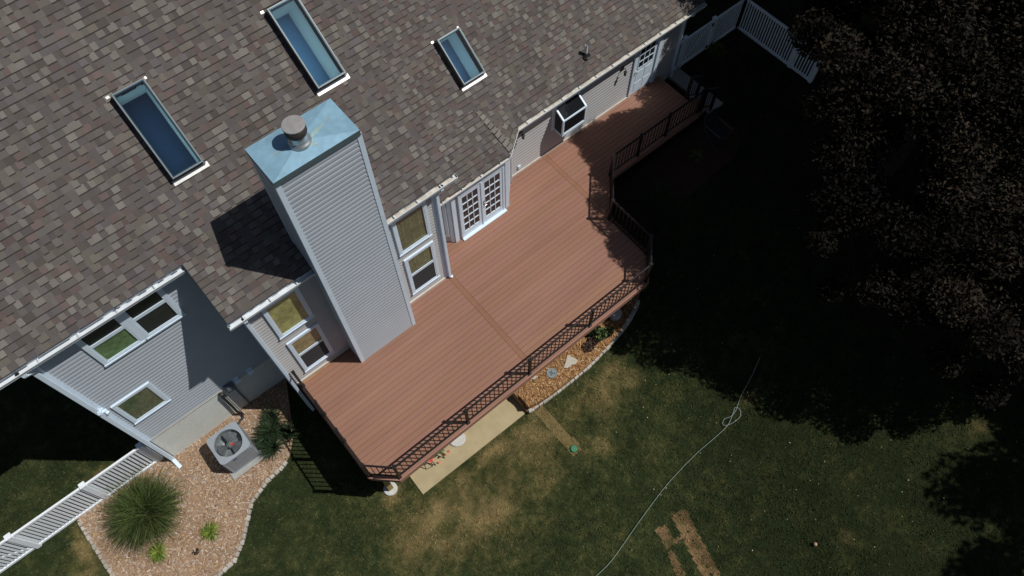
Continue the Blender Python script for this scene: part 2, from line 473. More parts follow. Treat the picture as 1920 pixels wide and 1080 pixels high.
# ------------------------------------------------------------------ walls in lap siding
def lap(mb, A, B, z0, z1, n, pitch=.104, top=None):
    """sawtooth lap siding from A to B (xy), outward normal n (xy); top(t)-> max z along, t in 0..1 gives clipping"""
    A = Vector((A[0], A[1], 0)); B = Vector((B[0], B[1], 0)); n = Vector((n[0], n[1], 0)).normalized()
    z = z0
    while z < z1 - 1e-4:
        e = min(z + pitch, z1)
        a, b = A, B
        h = e - z
        pr = ((.019, 0), (.018, .48), (.004, .84), (.004, .97), (.019, 1.0))
        for (o0, t0), (o1, t1) in zip(pr[:-1], pr[1:]):
            mb.quad(a + n * o0 + Vector((0, 0, z + h * t0)), b + n * o0 + Vector((0, 0, z + h * t0)), b + n * o1 + Vector((0, 0, z + h * t1)), a + n * o1 + Vector((0, 0, z + h * t1)))
        z = e
WALLS = [
    ("siding", (GL, WG), (GRX, WG), .0, 4.42, (0, -1), .127),
    ("siding_cool", (LEFT, WL), (GL, WL), -.17, 5.3, (0, -1), .127),
    ("siding", (7.9, WK), (KR, WK), -.30, 2.40, (0, -1), .127),
    ("siding", (5.63, WB), (7.48, WB), .0, 2.40, (0, -1), .127),
    ("siding", (7.48, WB), (8.20, WK + .02), .0, 2.40, (1, -1), .127),
    ("siding", (4.75, WK + .1), (5.63, WB), .0, 2.40, (-1, -1), .127),
]
for k, A, B, z0, z1, n, p in WALLS:
    m = MB(); lap(m, A, B, z0, z1, n, p)
    m.build("wall", M[k], house)
# solid cores and the walls turned away from the camera
m = MB()
m.box(GL + .01, GRX - .01, WG + .005, RID, -2.1, 4.40)
m.box(LEFT + .01, GL, WL + .005, RID, -2.1, 5.25)
m.box(4.70, KR - .01, WK + .06, RID, -2.1, 2.4)
m.build("house_core", M['dark_room'], house)
for (x, y0, fn, sx, y1) in ((GL, WG, groof, -1, WL), (GRX, WG, groof, 1, RID), (LEFT, WL, groof, -1, RID), (KR, WK, kroof, 1, RID)):
    m = MB()
    for z in np.arange(-2, 16, .127):
        e = z + .127
        inv = (z - .1 - (GZ + .03)) / GP + GE if fn is groof else (z - .1 - (KZ + .03)) / KP + KE
        yy = max(y0, inv + .25)
        if yy > y1 - .3: continue
        m.quad((x + sx * .016, yy, z), (x + sx * .016, y1, z), (x + sx * .006, y1, e), (x + sx * .006, yy, e))
    m.build("wall", M['siding'], house)
# foundations
m = MB()
m.box(LEFT + .015, GL, WL - .004, WL + .2, -2.2, -.175)
m.box(GL - .004, GRX, WG + .03, WG + .3, -2.2, -.01)
m.box(GRX, KR, WK - .002, WK + .2, -2.2, -.31)
m.build("foundation", M['found'], house)
# corner trims and base strips
m = MB()
def corner(x0, x1, y0, y1, z0, z1): m.box(x0, x1, y0, y1, z0, z1)
corner(GL - .02, GL + .075, WG - .03, WG + .07, -.12, 4.4)
corner(GRX - .075, GRX + .02, WG - .03, WG + .07, .0, 4.4)
corner(LEFT - .02, LEFT + .075, WL - .03, WL + .07, -.18, 5.3)
corner(KR - .075, KR + .02, WK - .03, WK + .07, -.3, 2.4)
corner(5.60, 5.72, WB - .035, WB + .05, .0, 2.4)
corner(7.40, 7.52, WB - .035, WB + .05, .0, 2.4)
m.bar((7.53, WB + .02, 0.02), (7.53, WB + .02, 2.4), .10, .03, (1, -1, 0))
m.bar((5.55, WB + .04, 0.02), (5.55, WB + .04, 2.4), .10, .03, (-1, -1, 0))
m.bar((8.08, WK - .16, 0.02), (8.08, WK - .16, 2.4), .08, .03, (1, -1, 0))
build_each(m, "corner_trim", M['white'], house)
m = MB()
m.box(GL + .08, CHX0, WG - .05, WG, .0, .07); m.box(CHX1, GRX - .08, WG - .05, WG, .0, .07)
m.box(8.2, 12.85, WK - .05, WK, .0, .06); m.box(LEFT + .08, GL, WL - .028, WL, -.20, -.15)
build_each(m, "base_strip", pm("base_strip", (.56, .53, .47), rough=.6, noise=(8, .1)), house)

# ------------------------------------------------------------------ gutters, soffits, downspouts
def gutter(a, b, z, parent, dirt, hang=.62, outlet=None):
    """K gutter along a->b (outer lip line, xy), top at z; house lies on the left of a->b"""
    a = Vector((a[0], a[1], 0)); b = Vector((b[0], b[1], 0)); d = (b - a).normalized(); n = Vector((-d.y, d.x, 0)); L = (b - a).length
    m = MB()
    Z = Vector((0, 0, z))
    def P(t, o, h): return a + d * t + n * o + Z + Vector((0, 0, h))
    prof = [(.013, .0), (0, .0), (0, -.02), (.028, -.06), (.028, -.105), (.12, -.105), (.12, .015), (.117, .015), (.117, -.1), (.032, -.1), (.032, -.058), (.012, -.02), (.013, 0)]
    for i in range(len(prof) - 1):
        p, q = prof[i], prof[i + 1]
        m.quad(P(0, *p), P(L, *p), P(L, *q), P(0, *q))
    for t in (0, L):
        m.quad(*[P(t, *q) for q in (prof[1], prof[2], prof[3], prof[4], prof[5], prof[6])])
    g = m.build("gutter", M['gutter_white'], parent)
    m = MB()
    fill = -.045
    m.quad(P(.02, .016, fill), P(L - .02, .016, fill), P(L - .02, .116, fill + .006), P(.02, .116, fill + .006))
    m.build("gutter_bed", M[dirt], g)
    t = .35
    while t < L - .1:
        m = MB(); m.bar(P(t, .004, .001), P(t, .118, .004), .025, .012)
        m.build("hanger", M['gutter_white'], g); t += hang
    if outlet is not None:
        m = MB(); c = P(outlet, .066, fill + .012); m.lathe([(.001, 0), (.042, 0)], c, 16)
        m.build("outlet", M['black'], g)
    return g
gutter((-4.55, 9.40), (-.47, 9.40), 5.31, house, 'gutter_white', .78, outlet=.71)
gutter((-.46, GE), (CHX0 - .01, GE), GZ, house, 'gutter_white', .62, outlet=.33)
gutter((CHX1 + .01, GE), (5.28, GE), GZ, house, 'gutter_dirty', .62, outlet=1.62)
gutter((4.95, BE), (7.46, BE), BZ, house, 'gutter_dirty', .62)
gutter((7.46, BE), (8.19, KE), BZ, house, 'gutter_dirty', .33)
gutter((8.19, KE), (15.30, KE), BZ, house, 'gutter_dirty', .62)
m = MB()
def soffit(x0, x1, y0, y1, z):
    m.box(x0, x1, y0 + .12, y1, z - .13, z - .11); m.box(x0, x1, y0 + .121, y0 + .14, z - .11, z + .03)
soffit(-4.55, GL - .25, 9.40, WL, 5.31); soffit(-.44, CHX0, GE, WG, GZ); soffit(CHX1, RAKE, GE, WG, GZ)
soffit(4.8, 7.48, BE, WB, BZ); soffit(8.15, 15.27, KE, WK, KZ)
m.quad((7.44, BE + .1, BZ - .115), (8.2, KE + .06, BZ - .115), (8.25, WK, BZ - .115), (7.44, WB + .05, BZ - .115))
m.bar((7.42, BE + .135, BZ - .04), (8.13, KE + .14, BZ - .04), .018, .14)
build_each(m, "soffit", M['white'], house)
def downspout(pts, w=.085, d=.06):
    m = MB()
    for a, b in zip(pts[:-1], pts[1:]):
        a = Vector(a); b = Vector(b)
        if abs((b - a).normalized().z) > .5: m.bar(a, b, d, w, (1, 0, 0))
        else: m.bar(a, b, w, d)
    return m.build("downspout", M['white'], house, bevel=.008)
downspout([(-3.78, 9.47, 5.24), (-3.78, 9.46, 5.12), (-3.715, WL - .085, 4.85), (-3.715, WL - .085, -1.62), (-3.68, 9.34, -1.72)], .10, .075)
downspout([(-.13, GE + .07, 4.40), (-.13, GE + .06, 4.28), (-.13, WG - .075, 4.08), (-.13, WG - .07, -1.85), (-.13, 8.20, -1.95)])
downspout([(4.86, GE + .07, 4.40), (4.86, GE + .06, 4.28), (4.80, WG - .075, 4.08), (4.80, WG - .075, .06), (4.86, WG - .12, .02)])
downspout([(14.86, KE + .07, 2.39), (14.86, KE + .06, 2.28), (14.84, WK - .075, 2.1), (14.84, WK - .07, -.42)])

# ------------------------------------------------------------------ windows and doors
def window(x0, x1, z0, z1, y, fr=.075, rail=None, back=('olive',), bars=0, screen=False):
    """vinyl window facing -y: casing, sill, sash, panes"""
    m = MB(); f = fr; t = .05
    m.box(x0, x0 + f, y - t, y, z0, z1); m.box(x1 - f, x1, y - t, y, z0, z1)
    m.box(x0 + f, x1 - f, y - t, y, z1 - f, z1); m.box(x0 + f, x1 - f, y - t, y, z0, z0 + f)
    w = m.build("window", M['white'], house, bevel=.004)
    m = MB(); m.box(x0 - .012, x1 + .012, y - .066, y - .045, z0 - .012, z0 + .03); m.build("sill", M['white'], w)
    gx0, gx1, gz0, gz1 = x0 + f, x1 - f, z0 + f, z1 - f
    spans = [(gz0, rail - .025), (rail + .025, gz1)] if rail else [(gz0, gz1)]
    for i, (a, b) in enumerate(spans):
        dep = .032 if not (rail and i == 1) else .036
        m = MB(); m.quad((gx0, y - dep, a), (gx1, y - dep, a), (gx1, y - dep, b), (gx0, y - dep, b)); m.build("pane" if not (screen and i == 0) else "insect_screen", M['clear_glass'] if not (screen and i == 0) else M['screen'], w)
        m = MB(); m.quad((gx0, y - .0115, a), (gx1, y - .0115, a), (gx1, y - .0115, b), (gx0, y - .0115, b)); bl_ = m.build("blind", BL[back[i % len(back)]], w)
        if bars and i == len(spans) - 1:
            m = MB()
            for q in range(bars): xx = gx0 + (gx1 - gx0) * (q + .8) / (bars + .6); m.box(xx - .012, xx + .012, y - .017, y - .012, a + .1, b)
            m.box(gx0 + .03, gx1 - .03, y - .017, y - .012, a + .06, a + .085)
            m.build("curtain_rod", BL['rod'], w)
        m = MB(); s = .028
        m.box(gx0, gx0 + s, y - dep - .012, y - dep + .005, a, b); m.box(gx1 - s, gx1, y - dep - .012, y - dep + .005, a, b)
        m.box(gx0 + s, gx1 - s, y - dep - .012, y - dep + .005, a, a + s); m.box(gx0 + s, gx1 - s, y - dep - .012, y - dep + .005, b - s, b)
        m.build("sash", M['white'], w)
    if rail:
        m = MB(); m.box(gx0, gx1, y - .046, y - .018, rail - .025, rail + .025); m.build("meeting_rail", M['white'], w)
    return w
window(-2.855, -1.93, 3.66, 5.16, WL - .012, .09, rail=4.455, back=('green', 'dark'))
window(-1.93, -1.02, 3.66, 5.16, WL - .012, .09, rail=4.455, back=('dark', 'dark'))
window(-3.50, -2.575, .99, 2.19, WL - .012, .075, back=('moss',))
window(.235, 1.135, 2.53, 4.02, WG - .012, .08, back=('yellow',))
window(.275, 1.135, .39, 2.14, WG - .012, .075, rail=1.31, back=('dark', 'tan'), screen=True)
window(3.56, 4.505, 2.53, 4.02, WG - .012, .08, back=('olive',), bars=3)
window(3.625, 4.51, .41, 2.21, WG - .012, .075, rail=1.345, back=('dark', 'olive'), bars=2, screen=True)

# french doors in the bay
fd = MB(); yF = WB - .02
fd.box(5.80, 5.87, yF - .05, yF + .02, .0, 2.14); fd.box(7.27, 7.34, yF - .05, yF + .02, .0, 2.14); fd.box(5.87, 7.27, yF - .05, yF + .02, 2.06, 2.14)
fdo = fd.build("french_door", M['white'], house, bevel=.005)
m = MB(); m.box(5.80, 7.36, yF - .13, yF + .01, .005, .045); m.build("threshold", M['white'], fdo, bevel=.008)
for a, b in ((5.87, 6.545), (6.565, 7.27)):
    g0, g1, q0, q1 = (a + .055, a + .565, .29, 1.92) if a < 6 else (b - .60, b - .085, .29, 1.92)
    m = MB()
    m.box(a, g0, yF - .035, yF + .01, .05, 2.06); m.box(g1, b, yF - .035, yF + .01, .05, 2.06)
    m.box(g0, g1, yF - .035, yF + .01, .05, q0); m.box(g0, g1, yF - .035, yF + .01, q1, 2.06)
    lf = m.build("door_leaf", M['white'], fdo, bevel=.004)
    m = MB(); m.quad((g0, yF - .012, q0), (g1, yF - .012, q0), (g1, yF - .012, q1), (g0, yF - .012, q1)); m.build("glazing", M['dark_glass'], fdo)
    m = MB()
    for k in (1, 2): x = g0 + (g1 - g0) * k / 3; m.box(x - .011, x + .011, yF - .031, yF - .013, q0, q1)
    for k in (1, 2, 3, 4): z = q0 + (q1 - q0) * k / 5; m.box(g0, g1, yF - .033, yF - .013, z - .011, z + .011)
    m.build("muntin", M['white'], fdo)
m = MB(); m.box(6.535, 6.575, yF - .055, yF - .036, .05, 2.06); m.build("astragal", M['white'], fdo)
m = MB(); m.box(6.60, 6.64, yF - .045, yF - .036, .92, 1.10); m.tube([(6.62, yF - .045, .97), (6.62, yF - .09, .97), (6.68, yF - .09, .97)], .011); m.tube([(6.62, yF - .04, 1.13), (6.62, yF - .06, 1.13)], .022)
m.build("handle", pm("nickel", (.35, .33, .28), rough=.3, metal=.8), fdo)
# side light in the slanted wall left of the doors
m = MB()
A = Vector((5.50, WB + .09, 0)); B = Vector((5.02, WK - .20, 0)); nn = Vector((-.8, -.6, 0)).normalized()
def sl(t, z, o): return A.lerp(B, t) + nn * o + Vector((0, 0, z))
for t0, t1, z0, z1 in ((.0, .14, .35, 2.05), (.75, .9, .35, 2.05), (.14, .75, .35, .45), (.14, .75, 1.95, 2.05)):
    m.quad(sl(t0, z0, .05), sl(t1, z0, .05), sl(t1, z1, .05), sl(t0, z1, .05))
    m.quad(sl(t0, z0, .0), sl(t0, z0, .05), sl(t0, z1, .05), sl(t0, z1, .0)); m.quad(sl(t1, z0, .0), sl(t1, z0, .05), sl(t1, z1, .05), sl(t1, z1, .0))
    m.quad(sl(t0, z0, .0), sl(t1, z0, .0), sl(t1, z0, .05), sl(t0, z0, .05))
slw = m.build("window", M['white'], house)
m = MB(); m.quad(sl(.14, .45, .025), sl(.75, .45, .025), sl(.75, 1.95, .025), sl(.14, 1.95, .025)); m.build("pane", M['dark_glass'], slw)
# garden window
gx0, gx1, gy, gb, gt, gw = 9.75, 10.64, 9.53, 1.02, 1.63, 1.86
m = MB(); t = .055
m.box(gx0, gx1, gy, WK, gb - .05, gb)
for x in (gx0, gx1 - t):
    m.box(x, x + t, gy, gy + t, gb, gt)
    m.bar((x + t / 2, gy + .02, gt), (x + t / 2, WK, gw), t, t)
    m.box(x, x + t, WK - .05, WK, gb, gw)
m.box(gx0 + t, gx1 - t, gy, gy + t, gt - .04, gt + .012); m.box(gx0 + t, gx1 - t, gy, gy + t, gb, gb + .05)
m.box(gx0 - .06, gx0, WK - .04, WK - .012, gb - .08, 2.05); m.box(gx1, gx1 + .06, WK - .04, WK - .012, gb - .08, 2.05)
m.box(gx0 + t, gx1 - t, WK - .045, WK, gw - .03, gw + .12)
gwin = m.build("garden_window", M['white'], house, bevel=.006)
m = MB(); m.quad((gx0 + t, gy + .02, gb + .05), (gx1 - t, gy + .02, gb + .05), (gx1 - t, gy + .02, gt - .04), (gx0 + t, gy + .02, gt - .04)); m.build("pane", M['dark_glass'], gwin)
m = MB(); m.quad((gx0 + t, gy + .03, gt + .008), (gx1 - t, gy + .03, gt + .008), (gx1 - t, WK - .05, gw - .01), (gx0 + t, WK - .05, gw - .01)); m.build("pane", M['dark_glass'], gwin)
for x in (gx0 + .025, gx1 - .025):
    m = MB(); m.quad((x, gy + t, gb), (x, WK - .05, gb), (x, WK - .05, gw - .03), (x, gy + t, gt - .01)); m.build("pane", M['dark_glass'], gwin)
# half-glazed back door
m = MB(); yD = WK - .02
m.box(12.86, 12.93, yD - .04, yD, .0, 2.12); m.box(13.83, 13.97, yD - .06, yD, .0, 2.2); m.box(12.93, 13.83, yD - .04, yD, 2.04, 2.12)
bd = m.build("back_door", M['white'], house, bevel=.004)
m = MB(); m.box(12.93, 13.83, yD - .02, yD + .01, .04, 2.04)
for zz0, zz1 in ((.16, .52), (.60, .98)):
    for x0, x1 in ((13.05, 13.34), (13.42, 13.71)):
        m.box(x0, x1, yD - .028, yD - .021, zz0, zz1)
m.build("door_leaf", M['white'], bd, bevel=.004)
m = MB(); m.quad((13.07, yD - .022, 1.12), (13.69, yD - .022, 1.12), (13.69, yD - .022, 1.92), (13.07, yD - .022, 1.92)); m.build("glazing", M['dark_glass'], bd)
m = MB()
for k in range(4): x = 13.07 + .62 * k / 3; m.box(x - .012, x + .012, yD - .033, yD - .023, 1.12, 1.92)
for k in range(4): z = 1.12 + .8 * k / 3; m.box(13.07, 13.69, yD - .034, yD - .023, z - .012, z + .012)
m.build("muntin", M['white'], bd)
m = MB(); m.tube([(13.02, yD - .02, 1.02), (13.02, yD - .08, 1.02)], .028, 10); m.build("knob", M['zinc_pipe'], bd)

# small fittings on the walls
def lantern(x, y, z):
    m = MB(); m.box(x - .05, x + .05, y - .03, y, z - .02, z + .12); m.tube([(x, y - .03, z + .08), (x, y - .12, z + .13), (x, y - .14, z + .06)], .012, 6)
    m.lathe([(.015, .05), (.055, .02), (.045, .0), (.035, -.12), (.015, -.14)], (x, y - .14, z), 8)
    m.build("wall_lantern", M['black_iron'], house)
lantern(8.50, WK - .02, 1.80); lantern(12.38, WK - .02, 1.55)
m = MB(); m.box(8.43, 8.53, WK - .05, WK - .01, .20, .33); m.box(8.445, 8.475, WK - .056, WK - .05, .22, .31); m.build("outlet_cover", M['white'], house)
for x in (-1.19, -.80):
    m = MB(); m.box(x - .07, x + .07, WL - .10, WL - .01, -.13, -.02); m.bar((x, WL - .14, -.13), (x, WL - .02, .0), .15, .012); m.build("wall_vent", M['white'], house)
m = MB(); m.box(-1.55, -1.31, WL - .10, WL - .01, -.40, .0); m.build("meter_box", M['meter'], house, bevel=.02)
m = MB(); m.tube([(-1.43, WL - .10, -.05), (-1.43, WL - .20, -.05)], .085, 16); m.tube([(-1.36, WL - .05, -.4), (-1.36, WL - .05, -1.7)], .025, 8); m.build("electric_meter", M['meter'], house)
m = MB(); m.box(-3.70, -3.60, WL - .06, WL - .015, 2.24, 2.36); m.tube([(-3.67, WL - .05, 2.36), (-3.70, WL - .16, 2.42)], .045, 10); m.tube([(-3.62, WL - .05, 2.26), (-3.58, WL - .16, 2.22)], .045, 10); m.box(-3.76, -3.56, WL - .12, WL - .06, 2.29, 2.31)
m.build("flood_light", M['white'], house)

# ------------------------------------------------------------------ chimney (part of the house)
m = MB()
lap(m, (CHX0 + .07, CHY0), (CHX1 - .07, CHY0), 0, CHZ, (0, -1), .127)
lap(m, (CHX0, CHY1), (CHX0, CHY0 + .07), 0, CHZ, (-1, 0), .127)
lap(m, (CHX1, CHY0 + .07), (CHX1, CHY1), 3.9, CHZ, (1, 0), .127)
lap(m, (CHX1, CHY1), (CHX0, CHY1), 4.6, CHZ, (0, 1), .127)
m.box(CHX0 + .01, CHX1 - .01, CHY0 + .01, CHY1 - .01, -.3, CHZ)
chim = m.build("chimney", M['siding_cool'], house)
for x0, x1, y0, y1 in ((CHX0 - .022, CHX0 + .075, CHY0 - .026, CHY0 + .075), (CHX1 - .075, CHX1 + .022, CHY0 - .026, CHY0 + .075), (CHX0 - .022, CHX0 + .06, CHY1 - .06, CHY1 + .022), (CHX1 - .06, CHX1 + .022, CHY1 - .06, CHY1 + .022)):
    m = MB(); m.box(x0, x1, y0, y1, .0, CHZ); m.build("corner_trim", M['white'], chim)
# sheet metal chase cover with folded edge and cross breaks
c0x, c1x, c0y, c1y = CHX0 - .025, CHX1 + .0, CHY0 - .045, CHY1 + .03
FX, FY = 2.31, 8.33
m = MB(); zt = 8.0
pk = (FX, FY, zt + .085)
P4 = [(c0x, c0y, zt), (c1x, c0y, zt), (c1x, c1y, zt), (c0x, c1y, zt)]
# four facets around the collar, each split by a break line
for i in range(4):
    m.quad(P4[i], P4[(i + 1) % 4], pk)
cap = m.build("chimney_cap", M['zinc'], chim)
m = MB(); m.prism([(p[0], p[1]) for p in P4], CHZ - .03, zt - .003)
m.build("cap_edge", pm("cap_edge", (.10, .145, .16), rough=.5, metal=.2, noise=(9, .1)), chim)
m = MB()
rust = pm("rust_streak", (.34, .48, .46), rough=.6, metal=.3, noise=(9, .3))
for (ax, ay), (bx, by), w in (((2.48, 8.28), (3.02, 8.50), .05), ((2.42, 8.20), (2.52, 8.10), .06), ((2.10, 8.40), (1.80, 8.38), .035)):
    d = Vector((bx - ax, by - ay, 0)).normalized(); nrm = Vector((-d.y, d.x, 0))
    def zt_at(x, y):
        fx = (x - FX) / ((c1x - FX) if x > FX else (FX - c0x)); fy = (y - FY) / ((c1y - FY) if y > FY else (FY - c0y))
        return zt + .085 * (1 - max(abs(fx), abs(fy))) + .0035
    n0 = len(m.v)
    for t in np.linspace(0, 1, 11):
        ww = w * (1 - .75 * t) * (.75 + .35 * math.sin(9 * t + ax * 7))
        for s_ in (-1, 1):
            x = ax + (bx - ax) * t + nrm.x * ww * s_; y = ay + (by - ay) * t + nrm.y * ww * s_
            m.v.append((x, y, zt_at(x, y)))
    for k in range(10): m.f.append((n0 + 2 * k, n0 + 2 * k + 1, n0 + 2 * k + 3, n0 + 2 * k + 2)); m.c.append(None)
build_each(m, "rust_stain", rust, chim)
m = MB(); m.lathe([(.20, .01), (.205, .03), (.19, .055), (.16, .07), (.15, .10), (.15, .36)], (FX, FY, zt + .055), 40); m.build("flue_pipe", M['zinc_pipe'], chim, smooth=True)
m = MB(); m.lathe([(.15, .26), (.178, .30), (.188, .33), (.188, .475), (.17, .48)], (FX, FY, zt), 40); m.build("flue_screen", M['vent_dark'], chim, smooth=True)
m = MB(); m.lathe([(.18, .475), (.194, .478), (.194, .50), (.188, .506), (.001, .512)], (FX, FY, zt), 40); m.build("flue_lid", M['vent_lid'], chim)
# flashing where the chimney meets the roof
m = MB(); m.bar((CHX0 - .012, WG - .1, groof(WG - .1) + .03), (CHX0 - .012, CHY1, groof(CHY1) + .03), .02, .12); m.bar((CHX1 + .02, WG - .1, groof(WG - .1) + .03), (CHX1 + .02, CHY1, groof(CHY1) + .03), .02, .10)
build_each(m, "step_flashing", M['curb'], chim)

# ------------------------------------------------------------------ skylights
for (t, x0, x1, y0, y1) in SKY:
    fz, p = (groof, GP) if t == "g" else (kroof, KP)
    c = math.sqrt(1 + p * p); Wv = Vector((0, 1, p)) / c; Nv = Vector((0, -p, 1)) / c
    L = (y1 - y0) * c
    O = Vector((0, y0, fz(y0)))
    def P(x, v, h): return O + Vector((x, 0, 0)) + Wv * v + Nv * h
    hc = .20; f = .05
    m = MB()
    def pb(xa, xb, va, vb, ha, hb):
        n = len(m.v)
        m.v += [tuple(P(xa, va, ha)), tuple(P(xb, va, ha)), tuple(P(xb, vb, ha)), tuple(P(xa, vb, ha)), tuple(P(xa, va, hb)), tuple(P(xb, va, hb)), tuple(P(xb, vb, hb)), tuple(P(xa, vb, hb))]
        for q in ((0, 3, 2, 1), (4, 5, 6, 7), (0, 1, 5, 4), (1, 2, 6, 5), (2, 3, 7, 6), (3, 0, 4, 7)): m.f.append(tuple(n + i for i in q)); m.c.append(None)
    pb(x0, x0 + f, 0, L, -.05, hc); pb(x1 - f, x1, 0, L, -.05, hc); pb(x0 + f, x1 - f, 0, f, -.05, hc); pb(x0 + f, x1 - f, L - f, L, -.05, hc)
    sk = m.build("skylight", M['curb'], house, bevel=.004)
    m = MB(); e = .016
    pb(x0 + .012, x0 + .012 + e, .012, L - .012, hc + .001, hc + .012); pb(x1 - .012 - e, x1 - .012, .012, L - .012, hc + .001, hc + .012)
    pb(x0 + .028, x1 - .028, .012, .012 + e, hc + .001, hc + .012); pb(x0 + .028, x1 - .028, L - .012 - e, L - .012, hc + .001, hc + .012)
    m.build("frame", pm("skylight_bead", (.20, .22, .23), rough=.45, metal=.2), sk)
    m = MB(); m.quad(P(x0 + .028, .028, hc + .004), P(x1 - .028, .028, hc + .004), P(x1 - .028, L - .028, hc + .004), P(x0 + .028, L - .028, hc + .004)); m.build("pane", M['sky_glass'], sk)
    m = MB(); pb(x0 - .03, x1 + .06, -.11, -.005, .016, .022); pb(x1 + .01, x1 + .055, L - .02, L + .03, .02, .03); pb(x0 - .10, x0 - .03, L - .01, L + .04, .02, .03)
    build_each(m, "flashing", M['flash'], sk)
    m = MB(); pb(x0 - .02, x1 + .02, -.03, -.002, .02, .10); m.build("apron", M['curb'], sk)
    dep = 1.0 if t == "g" else .72
    m = MB(); ins = f
    q = [(x0 + ins, ins), (x1 - ins, ins), (x1 - ins, L - ins), (x0 + ins, L - ins)]
    for i in range(4):
        a, b = q[i], q[(i + 1) % 4]
        m.quad(P(*a, hc - .02), P(*b, hc - .02), P(*b, -dep), P(*a, -dep))
    m.build("shaft", M['shaft'], sk)
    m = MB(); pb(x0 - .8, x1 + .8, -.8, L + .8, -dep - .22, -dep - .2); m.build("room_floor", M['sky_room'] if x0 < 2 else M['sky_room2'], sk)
# plumbing vent
m = MB(); vx, vy = 10.98, 10.13; vz = kroof(vy)
m.tube([(vx, vy, vz - .1), (vx, vy, vz + .36)], .045, 16, caps=False); m.tube([(vx, vy, vz - .1), (vx, vy, vz + .29)], .035, 16, caps=False)
vp = m.build("vent_pipe", M['gutter_white'], house, smooth=True)
m = MB(); m.lathe([(.13, .012), (.10, .03), (.06, .10), (.047, .12)], (vx, vy - .02, vz), 20); m.build("boot", M['black'], vp, smooth=True)

# ------------------------------------------------------------------ deck
deck = thing("deck", "reddish brown composite deck with black metal railing along the back of the house", "deck", (5, 7, -2))
OUT = [(0.0, WG), (0.0, 5.43), (.52, 4.92), (8.82, 4.92), (9.45, 5.52), (9.45, 7.05), (10.50, 8.10), (14.20, 8.10), (14.20, WK)]
FULL = OUT + [(8.2, WK), (7.5, WB), (5.62, WB), (4.9, WK), (4.78, WK), (4.78, WG)]
def spans(y, poly):
    xs = []
    for i in range(len(poly)):
        (xa, ya), (xb, yb) = poly[i], poly[(i + 1) % len(poly)]
        if (ya <= y < yb) or (yb <= y < ya): xs.append(xa + (xb - xa) * (y - ya) / (yb - ya))
    xs.sort(); return list(zip(xs[::2], xs[1::2]))
V, F, C = [], [], []
def board(pts4, c, z=0.0, th=.03):
    n = len(V)
    V.extend([(x, y, z) for x, y in pts4] + [(x, y, z - th) for x, y in pts4])
    for q in ((0, 1, 2, 3), (0, 4, 5, 1), (1, 5, 6, 2), (2, 6, 7, 3), (3, 7, 4, 0)): F.append(tuple(n + i for i in q)); C.append(c)
BW, GAP = .140, .0075
DC = np.array((.280, .146, .101))
r = np.random.default_rng(5)
SEAMS = [(4.75, 4.895), (9.37, 9.51)]
y = 4.925
while y < WK:
    y0, y1 = y, min(y + BW - GAP, WK)
    lo, hi = spans(y0 + .001, FULL), spans(y1 - .001, FULL)
    sp = [(a, b, c, d) for (a, b), (c, d) in zip(lo, hi)] if len(lo) == len(hi) else [(a, b, a, b) for a, b in (lo if len(lo) < len(hi) else hi)]
    for a, b, c, d in sp:
        cuts = [(a, c)]
        pieces = []
        cur0, cur1 = a, c
        blocks = list(SEAMS)
        if y0 > CHY0 - .02: blocks = [(CHX0 - .0, CHX1 + .0)] + blocks
        for s0, s1 in blocks:
            if s1 <= min(cur0, cur1) or s0 >= max(b, d): continue
            pieces.append((cur0, s0 - .004, cur1, s0 - .004)); cur0 = cur1 = s1 + .004
        pieces.append((cur0, b, cur1, d))
        for a2, b2, c2, d2 in pieces:
            if b2 - a2 < .02 and d2 - c2 < .02: continue
            col = DC * r.uniform(.965, 1.035) * np.array((1, r.uniform(.97, 1.03), r.uniform(.94, 1.06)))
            board([(a2, y0), (b2, y0), (d2, y1), (c2, y1)], tuple(col))
    y += BW
for s0, s1 in SEAMS:
    ymax = WG - .02 if s0 < 5 else WK - .02
    ymin = 4.93 if s0 < 5 else 5.60
    if s0 > 5: ymin = 6.95
    w = (s1 - s0) / 2
    for k in range(1):
        a = s0 + .002; b = s1 - .002
        board([(a, ymin), (b, ymin), (b, ymax), (a, ymax)], tuple(DC * r.uniform(.97, 1.04) * np.array((.90, .84, .74))))
fl = fast_mesh("deck_floor", V, F, M['deck'], C, deck)
# under-deck joists keep light from the gaps
m = MB()
for k in range(28):
    yy = 5.1 + k * .17
    for a, b in spans(yy, FULL): m.box(a + .05, b - .05, yy, yy + .168, -.26, -.033)
m.build("joist_frame", M['timber'], deck)
# fascia boards
for i in range(len(OUT) - 1):
    a, b = Vector((*OUT[i], 0)), Vector((*OUT[i + 1], 0)); d = (b - a).normalized(); n = Vector((d.y, -d.x, 0)) * -1
    n = Vector((-d.y, d.x, 0)) * -1
    m = MB(); m.bar(a - d * .008 + n * .012 + Vector((0, 0, -.14)), b + d * .012 + n * .012 + Vector((0, 0, -.14)), .024, .275)
    m.bar(a - d * .012 + n * .028 + Vector((0, 0, -.055)), b + d * .02 + n * .028 + Vector((0, 0, -.055)), .022, .09)
    m.build("fascia", M['deck_trim'], deck)
